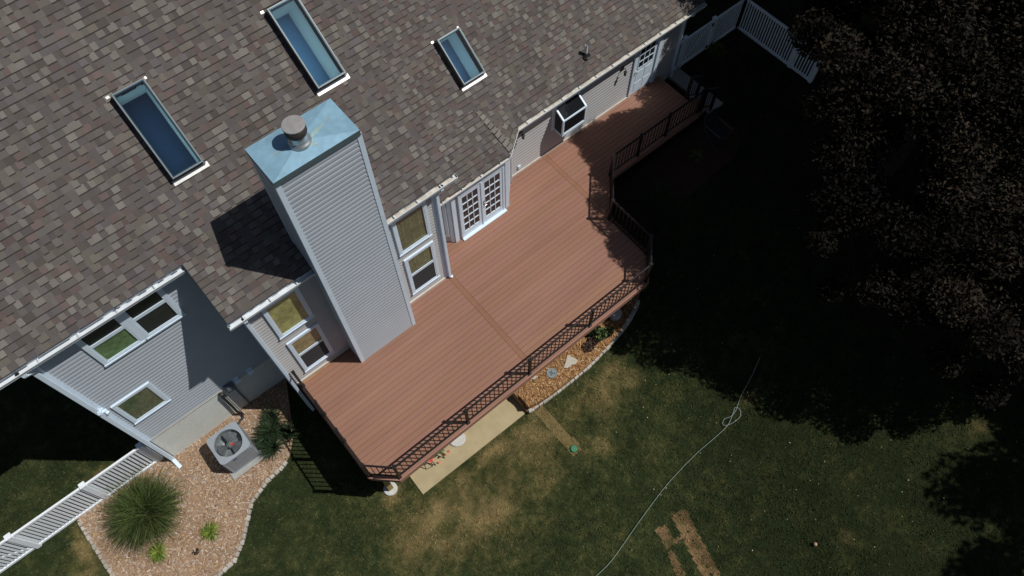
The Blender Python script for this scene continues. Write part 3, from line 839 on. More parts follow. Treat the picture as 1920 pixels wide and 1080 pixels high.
# railing
RL = [(0.03, 8.40), (0.03, 5.46), (.55, 4.96), (8.79, 4.96), (9.40, 5.55), (9.40, 7.05), (10.46, 8.14), (14.12, 8.14)]
POSTS = {0: [.33, .63], 1: [], 2: [.254, .497, .75], 3: [], 4: [], 5: [], 6: [.30, .62]}
RZ = .95
bal_src = None; nb = 0
rest = MB()
order = [2, 1, 0, 3, 4, 5, 6]
postpts = set()
for si in order:
    a = Vector((*RL[si], 0)); b = Vector((*RL[si + 1], 0)); d = (b - a).normalized(); L = (b - a).length
    stops = [0.0] + POSTS[si] + [1.0]
    for t in stops: postpts.add((round((a + (b - a) * t).x, 3), round((a + (b - a) * t).y, 3)))
    for t0, t1 in zip(stops[:-1], stops[1:]):
        p = a + (b - a) * t0 + d * .03; q = a + (b - a) * t1 - d * .03
        m = MB(); m.bar(p + Vector((0, 0, RZ - .02)), q + Vector((0, 0, RZ - .02)), .042, .035); m.bar(p + Vector((0, 0, RZ + .003)), q + Vector((0, 0, RZ + .003)), .026, .012); rs = m.build("rail_section", M['rail'], deck)
        m = MB(); m.bar(p + Vector((0, 0, .10)), q + Vector((0, 0, .10)), .032, .03); m.build("bottom_rail", M['rail'], rs)
        n = max(1, int(round((q - p).length / .138)))
        for k in range(1, n):
            c = p.lerp(q, k / n)
            if nb < 100 and si in (2, 1, 0):
                if bal_src is None:
                    mm = MB(); mm.box(-.0095, .0095, -.0095, .0095, .10, RZ - .03)
                    bal_src = mm.build("baluster", M['rail'])
                    bal = bal_src
                else:
                    bal = bal_src.copy(); COL.objects.link(bal)
                bal.location = (c.x, c.y, 0); bal.parent = None; setp(bal, rs)
                nb += 1
            else:
                rest.box(c.x - .0095, c.x + .0095, c.y - .0095, c.y + .0095, .10, RZ - .03)
tag(rest.build("baluster_run", M['rail'], deck), kind="stuff")
for (px, py) in sorted(postpts):
    m = MB(); m.box(px - .033, px + .033, py - .033, py + .033, -.10, RZ + .015); m.box(px - .042, px + .042, py - .042, py + .042, RZ + .015, RZ + .035); m.box(px - .05, px + .05, py - .05, py + .05, .001, .02)
    m.build("rail_post", M['rail'], deck)
# steps at the far end
m = MB()
for k, (x0, x1, z) in enumerate(((14.22, 14.50, -.17), (14.50, 14.80, -.33))):
    m.box(x0, x1, 8.16, 8.70, z - .035, z)
    m.box(x0, x0 + .02, 8.16, 8.70, z - .17, z - .036)
build_each(m, "stair", M['deck_trim'], deck)
m = MB()
for y_ in (8.12, 8.74):
    for x_, z0, z1 in ((14.24, -.2, .98), (14.82, -.5, .62)):
        m.box(x_ - .033, x_ + .033, y_ - .033, y_ + .033, z0, z1)
    m.bar((14.24, y_, .93), (14.82, y_, .57), .042, .035); m.bar((14.24, y_, .12), (14.82, y_, -.24), .03, .03)
    for k in range(1, 5):
        x_ = 14.24 + .58 * k / 5; m.box(x_ - .0095, x_ + .0095, y_ - .0095, y_ + .0095, .12 - .36 * k / 5, .93 - .36 * k / 5)
build_each(m, "stair_rail", M['rail'], deck)
# support posts
for px, py in ((.26, 5.42), (2.42, 5.42), (4.8, 5.42), (8.0, 5.25), (.3, 8.2)):
    m = MB(); m.box(px - .07, px + .07, py - .07, py + .07, float(ground_z(px, py)) + .03, -.27); m.build("support_post", M['lumber'], deck)
m = MB(); m.box(.1, 9.3, 5.34, 5.50, -.48, -.262); m.build("beam", M['lumber'], deck)

# ------------------------------------------------------------------ ground
def axis(lo, hi, step, far):
    a = list(np.arange(lo, hi + 1e-6, step)); s = step; x = lo; left = []
    while x > -far: s *= 1.35; x -= s; left.append(x)
    s = step; x = a[-1]; right = []
    while x < far: s *= 1.35; x += s; right.append(x)
    return np.array(left[::-1] + a + right)
BEDL = [(-6.36, 9.86), (-6.34, 9.2), (-6.32, 8.5), (-6.31, 7.9), (-6.1, 7.2), (-5.6, 6.75), (-5.0, 6.50), (-4.43, 6.40), (-3.82, 6.46), (-3.4, 6.75), (-3.1, 7.06), (-2.72, 7.42), (-2.13, 7.62), (-1.6, 7.68), (-1.30, 7.82), (-.95, 8.2), (-.6, 8.9), (-.2, 9.72), (-3.7, 9.72), (-4.0, 9.86)]
BEDR = [(4.40, 4.66), (4.71, 4.59), (5.08, 4.55), (5.64, 4.52), (6.40, 4.51), (6.93, 4.54), (7.33, 4.58), (7.81, 4.64), (8.21, 4.74), (8.58, 4.86), (8.95, 5.10), (9.25, 5.5), (9.35, 6.2), (9.3, 7.2), (4.40, 7.2)]
BEDF = [(9.8, 6.9), (10.9, 6.35), (11.8, 6.35), (13.14, 6.40), (14.08, 6.38), (14.76, 6.75), (14.95, 7.4), (14.8, 8.0), (10.6, 8.05)]
def inside(px, py, poly):
    c = np.zeros(np.shape(px), bool)
    for i in range(len(poly)):
        (xa, ya), (xb, yb) = poly[i], poly[(i + 1) % len(poly)]
        if ya == yb: continue
        c ^= ((ya > py) != (yb > py)) & (px < (xb - xa) * (py - ya) / (yb - ya) + xa)
    return c
# lawn condition: 0 lush .. 1 straw.  spots are places where the turf is thin or dried out
SPOTS = [(2.01, 3.16, .55, .30, .75), (1.4, 3.3, 1.0, .5, .42), (6.95, 4.0, .5, .30, .62), (6.35, 3.6, .45, .35, .55), (7.1, 3.5, .5, .3, .4), (3.57, 3.48, .9, .6, .40), (4.2, 4.0, .6, .5, .38), (1.2, 4.1, 1.2, .4, .40),
         (.14, 3.9, .9, .7, .42), (5.06, 2.59, .5, .4, .32), (-5.4, 10.6, .45, .22, .55), (-4.5, 10.5, .3, .25, .5), (-6.6, 9.1, .3, .8, .6), (-7.0, 8.3, .5, .6, .6), (.2, 5.2, .35, .25, .6), (3.0, 4.4, 1.4, .22, .45), (-.5, 2.4, .8, .5, .35),
         (9.2, 1.0, .6, .3, .30), (10.9, -1.6, .3, .3, .35), (12.6, -3.2, .4, .4, .35), (9.4, -2.2, .3, .3, .3), (8.3, -3.0, .25, .2, .4), (5.5, 3.9, .5, .25, .42), (16.9, 9.6, .3, .3, .5)]
STRIP = [(4.50, 4.55), (4.82, 4.55), (4.84, 2.95), (4.52, 2.95)]
STRAW = [[(5.40, .17), (5.58, .12), (5.09, -1.66), (4.90, -1.6)], [(5.60, .14), (5.78, .04), (5.30, -1.70), (5.115, -1.66)], [(4.86, .20), (5.14, .10), (5.03, -.30), (5.30, -.36), (5.28, -.42), (4.74, -.36)], [(4.70, -.40), (4.86, -.46), (4.56, -1.36), (4.38, -1.28)]]
def dryness(x, y):
    x = np.asarray(x, float); y = np.asarray(y, float)
    n1 = fbm(x, y, .55, 4); n2 = fbm(x + 40, y + 9, 2.2, 4)
    n3 = fbm(x - 11, y + 31, 6.5, 3); n4 = fbm(x + 5, y - 21, 15, 2)
    d = .18 * (n1 - .42) * 2 + .55 * (n2 - .5) + .50 * (n3 - .5) + .40 * (n4 - .5)
    near = np.exp(-((x - 2.6) / 4.2) ** 2 - ((y - 3.4) / 2.2) ** 2)
    d = d + .31 * near + .01
    for (sx, sy, a, b, s_) in SPOTS:
        q = ((x - sx) / a) ** 2 + ((y - sy) / b) ** 2
        d = d + s_ * np.exp(-q * 1.3) * (.55 + .9 * n2)
    for poly, s_ in [(STRIP, 1.15)] + [(p, .55) for p in STRAW]:
        w = inside(x + .10 * (n2 - .5), y + .10 * (n1 - .5), poly)
        d = d + w * s_ * (.35 + 1.1 * n2)
    return np.clip(d, 0, 1)
LUSH = np.array((.0245, .0345, .0135)); MIDG = np.array((.051, .056, .0205)); DRY = np.array((.178, .136, .060)); EARTH = np.array((.165, .108, .055))
def lawn_col(x, y):
    d = dryness(x, y)[:, None]
    n = fbm(x + 3, y - 8, 3.1, 4)[:, None]
    # base green; dk below paints in the loss of light to the right
    lush = LUSH * (1 + 0.0 * n)
    c = np.where(d < .3, lush + (MIDG - lush) * (d / .3), MIDG + (DRY - MIDG) * ((d - .3) / .7))
    for p in STRAW:
        w = inside(np.asarray(x), np.asarray(y), p)[:, None]
        k_ = np.clip((fbm(np.asarray(x) * 1.0 + 2, np.asarray(y) * .7, 5.0, 4)[:, None] - .14) * 2.6, .25, .88)
        c = np.where(w, c * (1 - k_) + EARTH * k_ * (.55 + n), c)
    dk = 1 - .30 * ss(4.5, 9.0, np.asarray(x) - .45 * np.asarray(y))[:, None]      # light falling off towards the right of the yard, painted into the colour
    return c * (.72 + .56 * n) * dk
gx = axis(-10, 20, .06, 160); gy_ = axis(-7.5, 13, .06, 160)
X, Y = np.meshgrid(gx, gy_, indexing='ij')
Zg = ground_z(X, Y) + .03 * (fbm(X, Y, .8, 3) - .5) * (np.abs(X) < 60)
# bed on the right is held up by a timber wall
lift = inside(X, Y, BEDR)
house_fp = [(LEFT + .3, WL + .3), (LEFT + .3, RID), (KR - .3, RID), (KR - .3, WK + .4), (GRX, WK + .4), (GRX, WG + .4), (GL + .3, WG + .4), (GL + .3, WL + .3)]
Vg = np.stack([X.ravel(), Y.ravel(), Zg.ravel()], 1)
nx, ny = X.shape
idx = np.arange(nx * ny).reshape(nx, ny)
Fg = np.stack([idx[:-1, :-1].ravel(), idx[1:, :-1].ravel(), idx[1:, 1:].ravel(), idx[:-1, 1:].ravel()], 1)
cen = Vg[Fg].mean(1)
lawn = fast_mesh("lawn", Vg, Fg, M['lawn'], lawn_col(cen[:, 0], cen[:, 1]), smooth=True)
tag(lawn, "green and straw coloured back lawn sloping up to the right", "lawn", kind="structure")

def visible(x, y, z, pad=40):
    Rm = np.array(CAM_ROT.transposed())
    v = (np.stack([x, y, z], 1) - np.array(CAM_POS)) @ Rm.T
    u = 960 + 1410 * v[:, 0] / -v[:, 2]; w = 540 - 1410 * v[:, 1] / -v[:, 2]
    return (u > -pad) & (u < 1920 + pad) & (w > -pad) & (w < 1080 + pad)
PATIO = [(.82, 4.73), (4.36, 4.68), (4.36, 8.4), (.90, 8.4)]
SLAB = [(14.80, 10.0), (15.32, 10.0), (15.34, 8.05), (14.70, 8.05), (14.72, 8.95), (14.82, 9.0)]
def on_lawn(x, y):
    bad = inside(x, y, BEDL) | inside(x, y, BEDR) | inside(x, y, BEDF) | inside(x, y, PATIO) | inside(x, y, SLAB)
    bad |= inside(x, y, [(.3, 5.6), (9.4, 5.6), (10.5, 8.3), (14.6, 8.3), (14.6, 12), (.3, 12)]) & (x > .3)
    bad |= (y > WL) & (x > LEFT) & (x < 14.9)
    return ~bad
NB = 260000
bx = rng.uniform(-9, 20, NB); by = rng.uniform(-7.5, 12.8, NB); bz = ground_z(bx, by)
k = visible(bx, by, bz) & on_lawn(bx, by)
bx, by, bz = bx[k], by[k], bz[k]
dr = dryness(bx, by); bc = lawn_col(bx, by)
keep = rng.random(len(bx)) > dr * .35
bx, by, bz, bc, dr = bx[keep], by[keep], bz[keep], bc[keep], dr[keep]
n = len(bx)
ang = rng.uniform(0, 2 * np.pi, n); hgt = rng.uniform(.02, .05, n); wd = rng.uniform(.009, .022, n); lean = rng.uniform(.03, .08, n); la = rng.uniform(0, 2 * np.pi, n)
p0 = np.stack([bx - np.cos(ang) * wd, by - np.sin(ang) * wd, bz], 1); p1 = np.stack([bx + np.cos(ang) * wd, by + np.sin(ang) * wd, bz], 1)
p2 = np.stack([bx + np.cos(la) * lean, by + np.sin(la) * lean, bz + hgt], 1)
Vb = np.stack([p0, p1, p2], 1).reshape(-1, 3); Fb = np.arange(3 * n).reshape(n, 3)
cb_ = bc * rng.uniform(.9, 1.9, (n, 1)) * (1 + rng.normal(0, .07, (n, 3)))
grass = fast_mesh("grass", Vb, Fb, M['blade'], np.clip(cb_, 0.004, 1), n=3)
tag(grass, "short mown grass blades with dried patches across the back yard", "grass", kind="stuff")

def sheet(name, poly, mat, dz, res=.12, extra=None):
    """a bed or path lying on the ground, draped and closed at the rim"""
    xs = [p[0] for p in poly]; ys = [p[1] for p in poly]
    bm = bmesh.new()
    vs = [bm.verts.new((x, y, 0)) for x, y in poly]
    bm.faces.new(vs)
    for ax in (0, 1):
        lo, hi = (min(xs), max(xs)) if ax == 0 else (min(ys), max(ys))
        t = lo + res
        while t < hi:
            co = (t, 0, 0) if ax == 0 else (0, t, 0); no = (1, 0, 0) if ax == 0 else (0, 1, 0)
            bmesh.ops.bisect_plane(bm, geom=bm.verts[:] + bm.edges[:] + bm.faces[:], plane_co=co, plane_no=no); t += res
    for v in bm.verts:
        x, y = v.co.x, v.co.y
        v.co.z = float(ground_z(x, y)) + dz + (extra(x, y) if extra else 0) + .025 * (float(fbm(np.array([x]), np.array([y]), 3.0, 3)[0]) - .5)
    bmesh.ops.recalc_face_normals(bm, faces=bm.faces[:])
    if bm.faces and sum(f.normal.z for f in bm.faces) < 0: bmesh.ops.reverse_faces(bm, faces=bm.faces[:])
    r_ = bmesh.ops.extrude_edge_only(bm, edges=[e for e in bm.edges if e.is_boundary])
    for v in [g for g in r_['geom'] if isinstance(g, bmesh.types.BMVert)]: v.co.z -= dz + .45
    me = bpy.data.meshes.new(name); bm.to_mesh(me); bm.free(); me.materials.append(mat)
    o = bpy.data.objects.new(name, me); COL.objects.link(o); return o
tag(sheet("mulch_bed", BEDL, M['mulch_tan'], .035), "pale tan wood chip bed around the air conditioner", "mulch bed", kind="structure")
bed_up = lambda x, y: .40 * (1 - float(ss(4.4, 8.6, x))) + .03
tag(sheet("mulch_bed", BEDR, M['mulch_orange'], .03, extra=bed_up), "orange brown mulch bed in front of the deck", "mulch bed", kind="structure")
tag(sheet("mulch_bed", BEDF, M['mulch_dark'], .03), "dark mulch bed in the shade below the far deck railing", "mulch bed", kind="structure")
def chips(name, poly, n, pal, dz, extra, label, bbox):
    x = rng.uniform(bbox[0], bbox[1], n); y = rng.uniform(bbox[2], bbox[3], n)
    k = inside(x, y, poly); x, y = x[k], y[k]; n = len(x)
    z = ground_z(x, y) + dz + np.array([extra(a, b) for a, b in zip(x, y)]) + rng.uniform(.008, .03, n)
    a = rng.uniform(0, 2 * np.pi, n); l = rng.uniform(.015, .05, n); w = rng.uniform(.006, .014, n); tl = rng.uniform(-.012, .012, n)
    ca, sa = np.cos(a), np.sin(a)
    V = np.stack([np.stack([x - ca * l - sa * w, y - sa * l + ca * w, z - tl], 1), np.stack([x - ca * l + sa * w, y - sa * l - ca * w, z - tl], 1),
                  np.stack([x + ca * l + sa * w, y + sa * l - ca * w, z + tl + .004], 1), np.stack([x + ca * l - sa * w, y + sa * l + ca * w, z + tl + .004], 1)], 1).reshape(-1, 3)
    pal = np.array(pal); c = pal[rng.integers(0, len(pal), n)] * rng.uniform(.7, 1.3, (n, 1))
    tag(fast_mesh(name, V, np.arange(4 * n).reshape(n, 4), M['chips'], c), label, "wood chips", kind="stuff")
chips("wood_chips", BEDL, 15000, [(.38, .265, .18), (.31, .20, .125), (.44, .34, .26), (.26, .16, .10), (.40, .26, .14), (.48, .41, .35)], .035, lambda a, b: 0, "loose tan wood chips over the bed by the air conditioner", (-6.4, -.2, 6.3, 9.9))
chips("wood_chips", BEDR, 9000, [(.36, .19, .08), (.28, .135, .055), (.42, .26, .12), (.22, .105, .045), (.48, .34, .19)], .03, bed_up, "loose orange wood chips over the bed before the deck", (4.4, 9.4, 4.4, 7))

# patio slab, path slab
o = sheet("patio", PATIO, M['patio'], .035, .5); tag(o, "tan concrete patio slab coming out from under the deck", "patio", kind="structure")
m = MB(); m.prism(SLAB, -.75, -.415)
tag(m.build("path", M['concrete'], bevel=.01), "grey concrete path slab at the foot of the deck steps", "path", kind="structure")
# timber retaining wall at the patio end
rw = thing("retaining_wall", "low stepped timber retaining wall between the patio and the orange mulch bed", "retaining wall", (4.38, 5.2, -2))
for i, (y1_, z0) in enumerate(((4.63, -2.02), (4.64, -1.894), (4.86, -1.768), (5.06, -1.642))):
    m = MB(); m.box(4.345, 4.49, y1_, 7.2, z0, z0 + .125); m.build("timber", M['timber'], rw, bevel=.01)
m = MB(); m.box(4.492, 4.60, 4.60, 4.92, -1.80, -1.70); m.build("timber", M['timber'], rw, bevel=.01)

# ------------------------------------------------------------------ edging stones (individuals)
def rock(name, sx, sy, sz, seed, mat):
    r = random.Random(seed); bm = bmesh.new(); bmesh.ops.create_cube(bm, size=1)
    bmesh.ops.bevel(bm, geom=bm.edges[:], offset=.16, segments=2, affect='EDGES', profile=.5)
    for v in bm.verts:
        v.co.x *= sx * (1 + r.uniform(-.10, .10)); v.co.y *= sy * (1 + r.uniform(-.12, .12)); v.co.z *= sz * (1 + r.uniform(-.15, .15))
    me = bpy.data.meshes.new(name); bm.to_mesh(me); bm.free(); me.materials.append(mat); return me
STM = [pm("edging_stone_%d" % i, c, rough=.9, noise=(15, .25), bump=(40, .4)) for i, c in enumerate(((.42, .39, .34), (.36, .33, .28), (.48, .45, .40)))]
stones = [rock("edging_stone", .17, .12, .13, i, STM[i % 3]) for i in range(6)]
def resample(pts, step):
    out = [Vector((*pts[0], 0))]; acc = 0
    for a, b in zip(pts[:-1], pts[1:]):
        a = Vector((*a, 0)); b = Vector((*b, 0)); L = (b - a).length; t = step - acc
        while t <= L:
            out.append(a.lerp(b, t / L)); t += step
        acc = (acc + L) % step
    return out
def edging(pts, step, dz, extra, label, group, scale=1):
    P = resample(pts, step)
    for i, p in enumerate(P[:-1]):
        d = P[i + 1] - p
        o = bpy.data.objects.new("edging_stone", stones[random.randrange(6)]); COL.objects.link(o)
        o.location = (p.x, p.y, float(ground_z(p.x, p.y)) + dz + extra(p.x, p.y)); o.rotation_euler = (random.uniform(-.08, .08), random.uniform(-.08, .08), math.atan2(d.y, d.x) + random.uniform(-.12, .12))
        k = scale * random.uniform(.85, 1.1); o.scale = (k, k, k)
        tag(o, label, "stone", group)
edging([(4.46, 4.62)] + BEDR[1:11], .155, .06, lambda x, y: .10 * (1 - float(ss(4.4, 8, x))), "small tan block in the edging between orange mulch and lawn", "edging blocks along the orange mulch bed", .95)
edging([(-6.36, 9.7), (-6.34, 9.2), (-6.32, 8.5), (-6.31, 7.9)], .15, .02, lambda x, y: 0, "small pale block edging the tan chip bed beside the white fence", "edging blocks on the fence side of the tan chip bed", .8)
edging(BEDL[6:15], .15, .02, lambda x, y: 0, "small pale block edging the tan chip bed beside the open lawn", "edging blocks on the lawn side of the tan chip bed", .8)

# ------------------------------------------------------------------ air conditioner
AX, AY, AZ = -2.28, 8.72, -1.80
m = MB(); m.box(AX - .50, AX + .56, AY - .56, AY + .46, AZ - .12, AZ + .055)
pad = m.build("concrete_pad", M['concrete'], bevel=.012); tag(pad, "square grey concrete pad under the air conditioner", "pad")
ac = thing("air_conditioner", "grey outdoor air conditioner unit with round fan opening on top", "air conditioner", (AX, AY, AZ + .055))
def rrect(h, r, n=6):
    out = []
    for cx, cy, a0 in ((h - r, h - r, 0), (-h + r, h - r, 90), (-h + r, -h + r, 180), (h - r, -h + r, 270)):
        for k in range(n + 1): t = R(a0 + 90 * k / n); out.append((AX + cx + r * math.cos(t), AY + cy + r * math.sin(t)))
    return out
H = .425; z0, z1 = AZ + .055, -.86
m = MB(); m.prism(rrect(H, .10), z0, z0 + .05); m.build("base_pan", M['ac_top'], ac)
# louvred side walls: rings
m = MB()
ro, ri = rrect(H - .008, .10), rrect(H - .022, .10)
N_ = len(ro); zz = z0 + .05
while zz < z1 - .09:
    for i in range(N_):
        j = (i + 1) % N_
        m.quad((*ro[i], zz), (*ro[j], zz), (*ro[j], zz + .014), (*ro[i], zz + .014))
        m.quad((*ro[i], zz + .014), (*ro[j], zz + .014), (*ri[j], zz + .026), (*ri[i], zz + .026))
    zz += .026
for i in range(N_):
    j = (i + 1) % N_; m.quad((*ri[i], z0 + .04), (*ri[j], z0 + .04), (*ri[j], z1 - .06), (*ri[i], z1 - .06))
m.build("louvred_cabinet", M['ac_side'], ac)
m = MB()
for sx, sy in ((1, 1), (-1, 1), (1, -1), (-1, -1)):
    cx, cy = AX + sx * (H - .05), AY + sy * (H - .05); m.box(cx - .045, cx + .045, cy - .045, cy + .045, z0 + .05, z1 - .06)
m.build("corner_post", M['ac_top'], ac, bevel=.03)
# top panel: rounded square with a round hole
m = MB(); ot = rrect(H + .008, .12, 7); RH = .362
def ring_pt(p, rr): d = Vector((p[0] - AX, p[1] - AY)); d.normalize(); return (AX + d.x * rr, AY + d.y * rr)
for i in range(len(ot)):
    a, b = ot[i], ot[(i + 1) % len(ot)]; steps = 6 if (Vector(a) - Vector(b)).length > .2 else 1
    for s_ in range(steps):
        p = Vector(a).lerp(Vector(b), s_ / steps); q = Vector(a).lerp(Vector(b), (s_ + 1) / steps); pi, qi = ring_pt(p, RH), ring_pt(q, RH)
        m.quad((*p, z1), (*q, z1), (*qi, z1 + .012), (*pi, z1 + .012)); m.quad((*p, z1 - .075), (*q, z1 - .075), (*q, z1), (*p, z1))
        m.quad((*pi, z1 + .012), (*qi, z1 + .012), (*qi, z1 - .06), (*pi, z1 - .06))
m.build("top_panel", M['ac_top'], ac)
m = MB(); m.lathe([(RH, -.06), (RH - .005, -.30), (.001, -.34)], (AX, AY, z1), 40); m.build("fan_well", M['ac_in'], ac, smooth=True)
for k in range(3):
    m = MB(); a0 = R(25 + 120 * k)
    for s_ in range(6):
        t0, t1 = a0 + R(12 * s_), a0 + R(12 * (s_ + 1)); h0, h1 = -.16 + .014 * s_, -.16 + .014 * (s_ + 1)
        m.quad((AX + .05 * math.cos(t0), AY + .05 * math.sin(t0), z1 + h0), (AX + .33 * math.cos(t0), AY + .33 * math.sin(t0), z1 + h0), (AX + .33 * math.cos(t1), AY + .33 * math.sin(t1), z1 + h1), (AX + .05 * math.cos(t1), AY + .05 * math.sin(t1), z1 + h1))
    m.build("fan_blade", M['ac_blade'], ac)
m = MB(); m.lathe([(.085, -.24), (.085, -.09), (.07, -.075), (.001, -.07)], (AX, AY, z1), 24); m.build("fan_motor", M['ac_in'], ac, smooth=True)
m = MB()
for rr in np.arange(.06, RH, .034):
    m.tube([(AX + rr * math.cos(t), AY + rr * math.sin(t), z1 + .012 - .02 * (rr / RH)) for t in np.linspace(0, 2 * math.pi, 33)], .0016, 4, caps=False)
for k in range(6):
    t = math.pi * k / 6; m.tube([(AX - RH * math.cos(t), AY - RH * math.sin(t), z1 + .004), (AX, AY, z1 + .014), (AX + RH * math.cos(t), AY + RH * math.sin(t), z1 + .004)], .002, 4)
m.build("fan_guard", M['tube'], ac)
m = MB(); m.box(AX + .01, AX + .11, AY - .09, AY - .03, z1 - .068, z1 - .060); m.build("red_label", M['red_label'], ac)
m = MB(); m.box(AX - .13, AX - .05, AY - H - .012, AY - H + .0, z1 - .15, z1 - .085); m.build("blue_badge", M['blue_label'], ac)
# refrigerant line
m = MB()
m.tube([(-1.72, 9.70, -.20), (-1.72, 9.62, -.22), (-1.72, 9.61, -1.0), (-1.73, 9.60, -1.45), (-1.68, 9.54, -1.62), (-1.72, 9.46, -1.68), (-1.9, 9.40, -1.70), (-2.05, 9.28, -1.66), (-2.06, 9.15, -1.60), (-2.05, 9.03, -1.56)], .036, 10)
m.tube([(-1.66, 9.70, -.24), (-1.66, 9.63, -.25), (-1.66, 9.63, -1.5), (-1.64, 9.52, -1.70), (-1.9, 9.33, -1.74), (-1.98, 9.15, -1.70), (-1.98, 9.03, -1.66)], .012, 8)
tag(m.build("refrigerant_line", M['black'], smooth=True), "black insulated pipe running down the foundation to the air conditioner", "pipe")

# ------------------------------------------------------------------ footings, lid, stepping stones
for i, (x, y, rr, lb) in enumerate(((.25, 5.40, .185, "round white concrete footing at the left front deck corner post"), (2.42, 5.33, .23, "round white concrete footing half under the deck on the patio"), (8.02, 5.14, .19, "round grey concrete footing in shade under the right deck edge"))):
    m = MB(); z = float(ground_z(x, y)); m.lathe([(rr, -.1), (rr, .045), (rr - .015, .06), (.001, .062)], (x, y, z), 32)
    o = m.build("concrete_footing", M['footing'], smooth=False); tag(o, lb, "footing", "concrete footings under the deck posts")
    if i == 2: o.location.z += .18
    if i == 1: o.location.z += .03
x, y = 4.66, 3.08
m = MB(); m.lathe([(.095, -.02), (.095, .025), (.08, .035), (.001, .037)], (x, y, float(ground_z(x, y)) + .02), 24)
m.box(x - .02, x + .02, y - .06, y - .05, float(ground_z(x, y)) + .05, float(ground_z(x, y)) + .065)
tag(m.build("valve_cover", M['green_lid']), "round green plastic valve cover at the end of the dry strip", "valve cover")
def gzb(x, y): return float(ground_z(x, y)) + .03 + bed_up(x, y)
x, y = 5.50, 4.97
sd = thing("stepping_stone", "round blue grey disc with a dark figure mark lying on orange mulch", "stepping stone", (x, y, gzb(x, y)))
m = MB(); m.lathe([(.15, -.03), (.15, .028), (.14, .036), (.125, .03), (.001, .03)], (x, y, gzb(x, y) + .01), 36); m.build("disc", M['disk'], sd)
m = MB(); zz = gzb(x, y) + .046
for a, b in (((-.03, .07), (.01, -.01)), ((.01, -.01), (-.05, -.06)), ((.01, -.01), (.06, -.05)), ((-.06, .03), (.0, .03)), ((.0, .03), (.05, .06)), ((.03, -.075), (.075, -.06)), ((-.075, -.03), (-.03, -.02))):
    m.bar((x + a[0], y + a[1], zz), (x + b[0], y + b[1], zz), .016, .006)
m.build("emblem", M['disk_dark'], sd)
def flag(pts, label):
    cx = sum(p[0] for p in pts) / len(pts); cy = sum(p[1] for p in pts) / len(pts); z = gzb(cx, cy)
    m = MB(); m.prism(pts, z + .0, z + .05); tag(m.build("flagstone", M['flag'], bevel=.008), label, "flagstone")
flag([(6.18, 5.10), (6.02, 4.98), (5.84, 4.88), (5.92, 4.80), (6.08, 4.80), (6.17, 4.74), (6.30, 4.80), (6.27, 4.90), (6.22, 5.02)][::-1], "pale triangular flagstone lying on the orange mulch")
flag([(5.10, 5.32), (4.92, 5.22), (5.02, 5.14), (5.12, 5.16)][::-1], "small pale stone wedge sticking out from the deck edge")

# flower stand under the deck edge
fx, fy, fz_ = 1.62, 5.19, -1.945
fs = thing("flower_stand", "black wire plant stand with red flowers at the patio edge of the deck", "plant stand", (fx, fy, fz_))
m = MB(); m.tube([(1.30, 5.28, fz_ + .26), (1.28, 5.20, fz_ + .0), (1.46, 5.16, fz_ + .0), (1.50, 5.26, fz_ + .28)], .012, 6); m.tube([(1.50, 5.26, fz_ + .28), (1.54, 5.12, fz_ + .01)], .012, 6); m.tube([(1.80, 5.30, fz_ + .28), (1.84, 5.12, fz_ + .01)], .012, 6); m.tube([(1.28, 5.3, fz_ + .27), (1.86, 5.3, fz_ + .28)], .012, 6)
m.build("wire_frame", M['black_iron'], fs)
def leaf_cloud(name, cs, n, size, pal, parent=None, seed=0, flat=0.0, mat='leaf'):
    r = np.random.default_rng(seed); cs = np.array(cs, float)      # rows: x,y,z,rx,ry,rz
    w = (cs[:, 3] * cs[:, 4] * cs[:, 5]) ** .52; w = w / w.sum()
    ci = r.choice(len(cs), n, p=w); q = r.normal(size=(n, 3)); q /= np.linalg.norm(q, axis=1)[:, None]; q *= (r.random(n) ** .45)[:, None]
    c = cs[ci, :3] + q * cs[ci, 3:]
    a = r.normal(size=(n, 3)); a[:, 2] *= (1 - flat); a /= np.linalg.norm(a, axis=1)[:, None]
    b = r.normal(size=(n, 3)); b -= a * (a * b).sum(1)[:, None]; b /= np.linalg.norm(b, axis=1)[:, None]
    s_ = size * r.uniform(.6, 1.35, (n, 1))
    V = np.stack([c - a * s_, c - b * s_ * .45 + a * s_ * .1, c + a * s_, c + b * s_ * .45 + a * s_ * .1], 1).reshape(-1, 3)
    pal = np.array(pal); ck_ = np.random.default_rng(seed + 5).uniform(.2, 1.5, len(cs)) ** 1.3 * 1.25  # brightness per clump: lit and shaded clumps painted into the leaf colour
    col = pal[r.integers(0, len(pal), n)] * r.uniform(.7, 1.3, (n, 1)) * ck_[ci][:, None]
    return fast_mesh(name, V, np.arange(4 * n).reshape(n, 4), M[mat], col, parent)
leaf_cloud("leaves", [(1.62, 5.27, fz_ + .33, .14, .05, .06), (1.84, 5.24, fz_ + .34, .10, .07, .05)], 90, .035, [(.03, .07, .02), (.05, .09, .03)], fs, 3)
leaf_cloud("red_blossom", [(1.50, 5.22, fz_ + .34, .06, .04, .04), (1.86, 5.12, fz_ + .30, .03, .03, .03), (2.0, 5.14, fz_ + .25, .04, .03, .02), (1.66, 5.10, fz_ + .10, .02, .02, .02)], 60, .03, [(.45, .03, .03), (.60, .08, .06)], fs, 4)

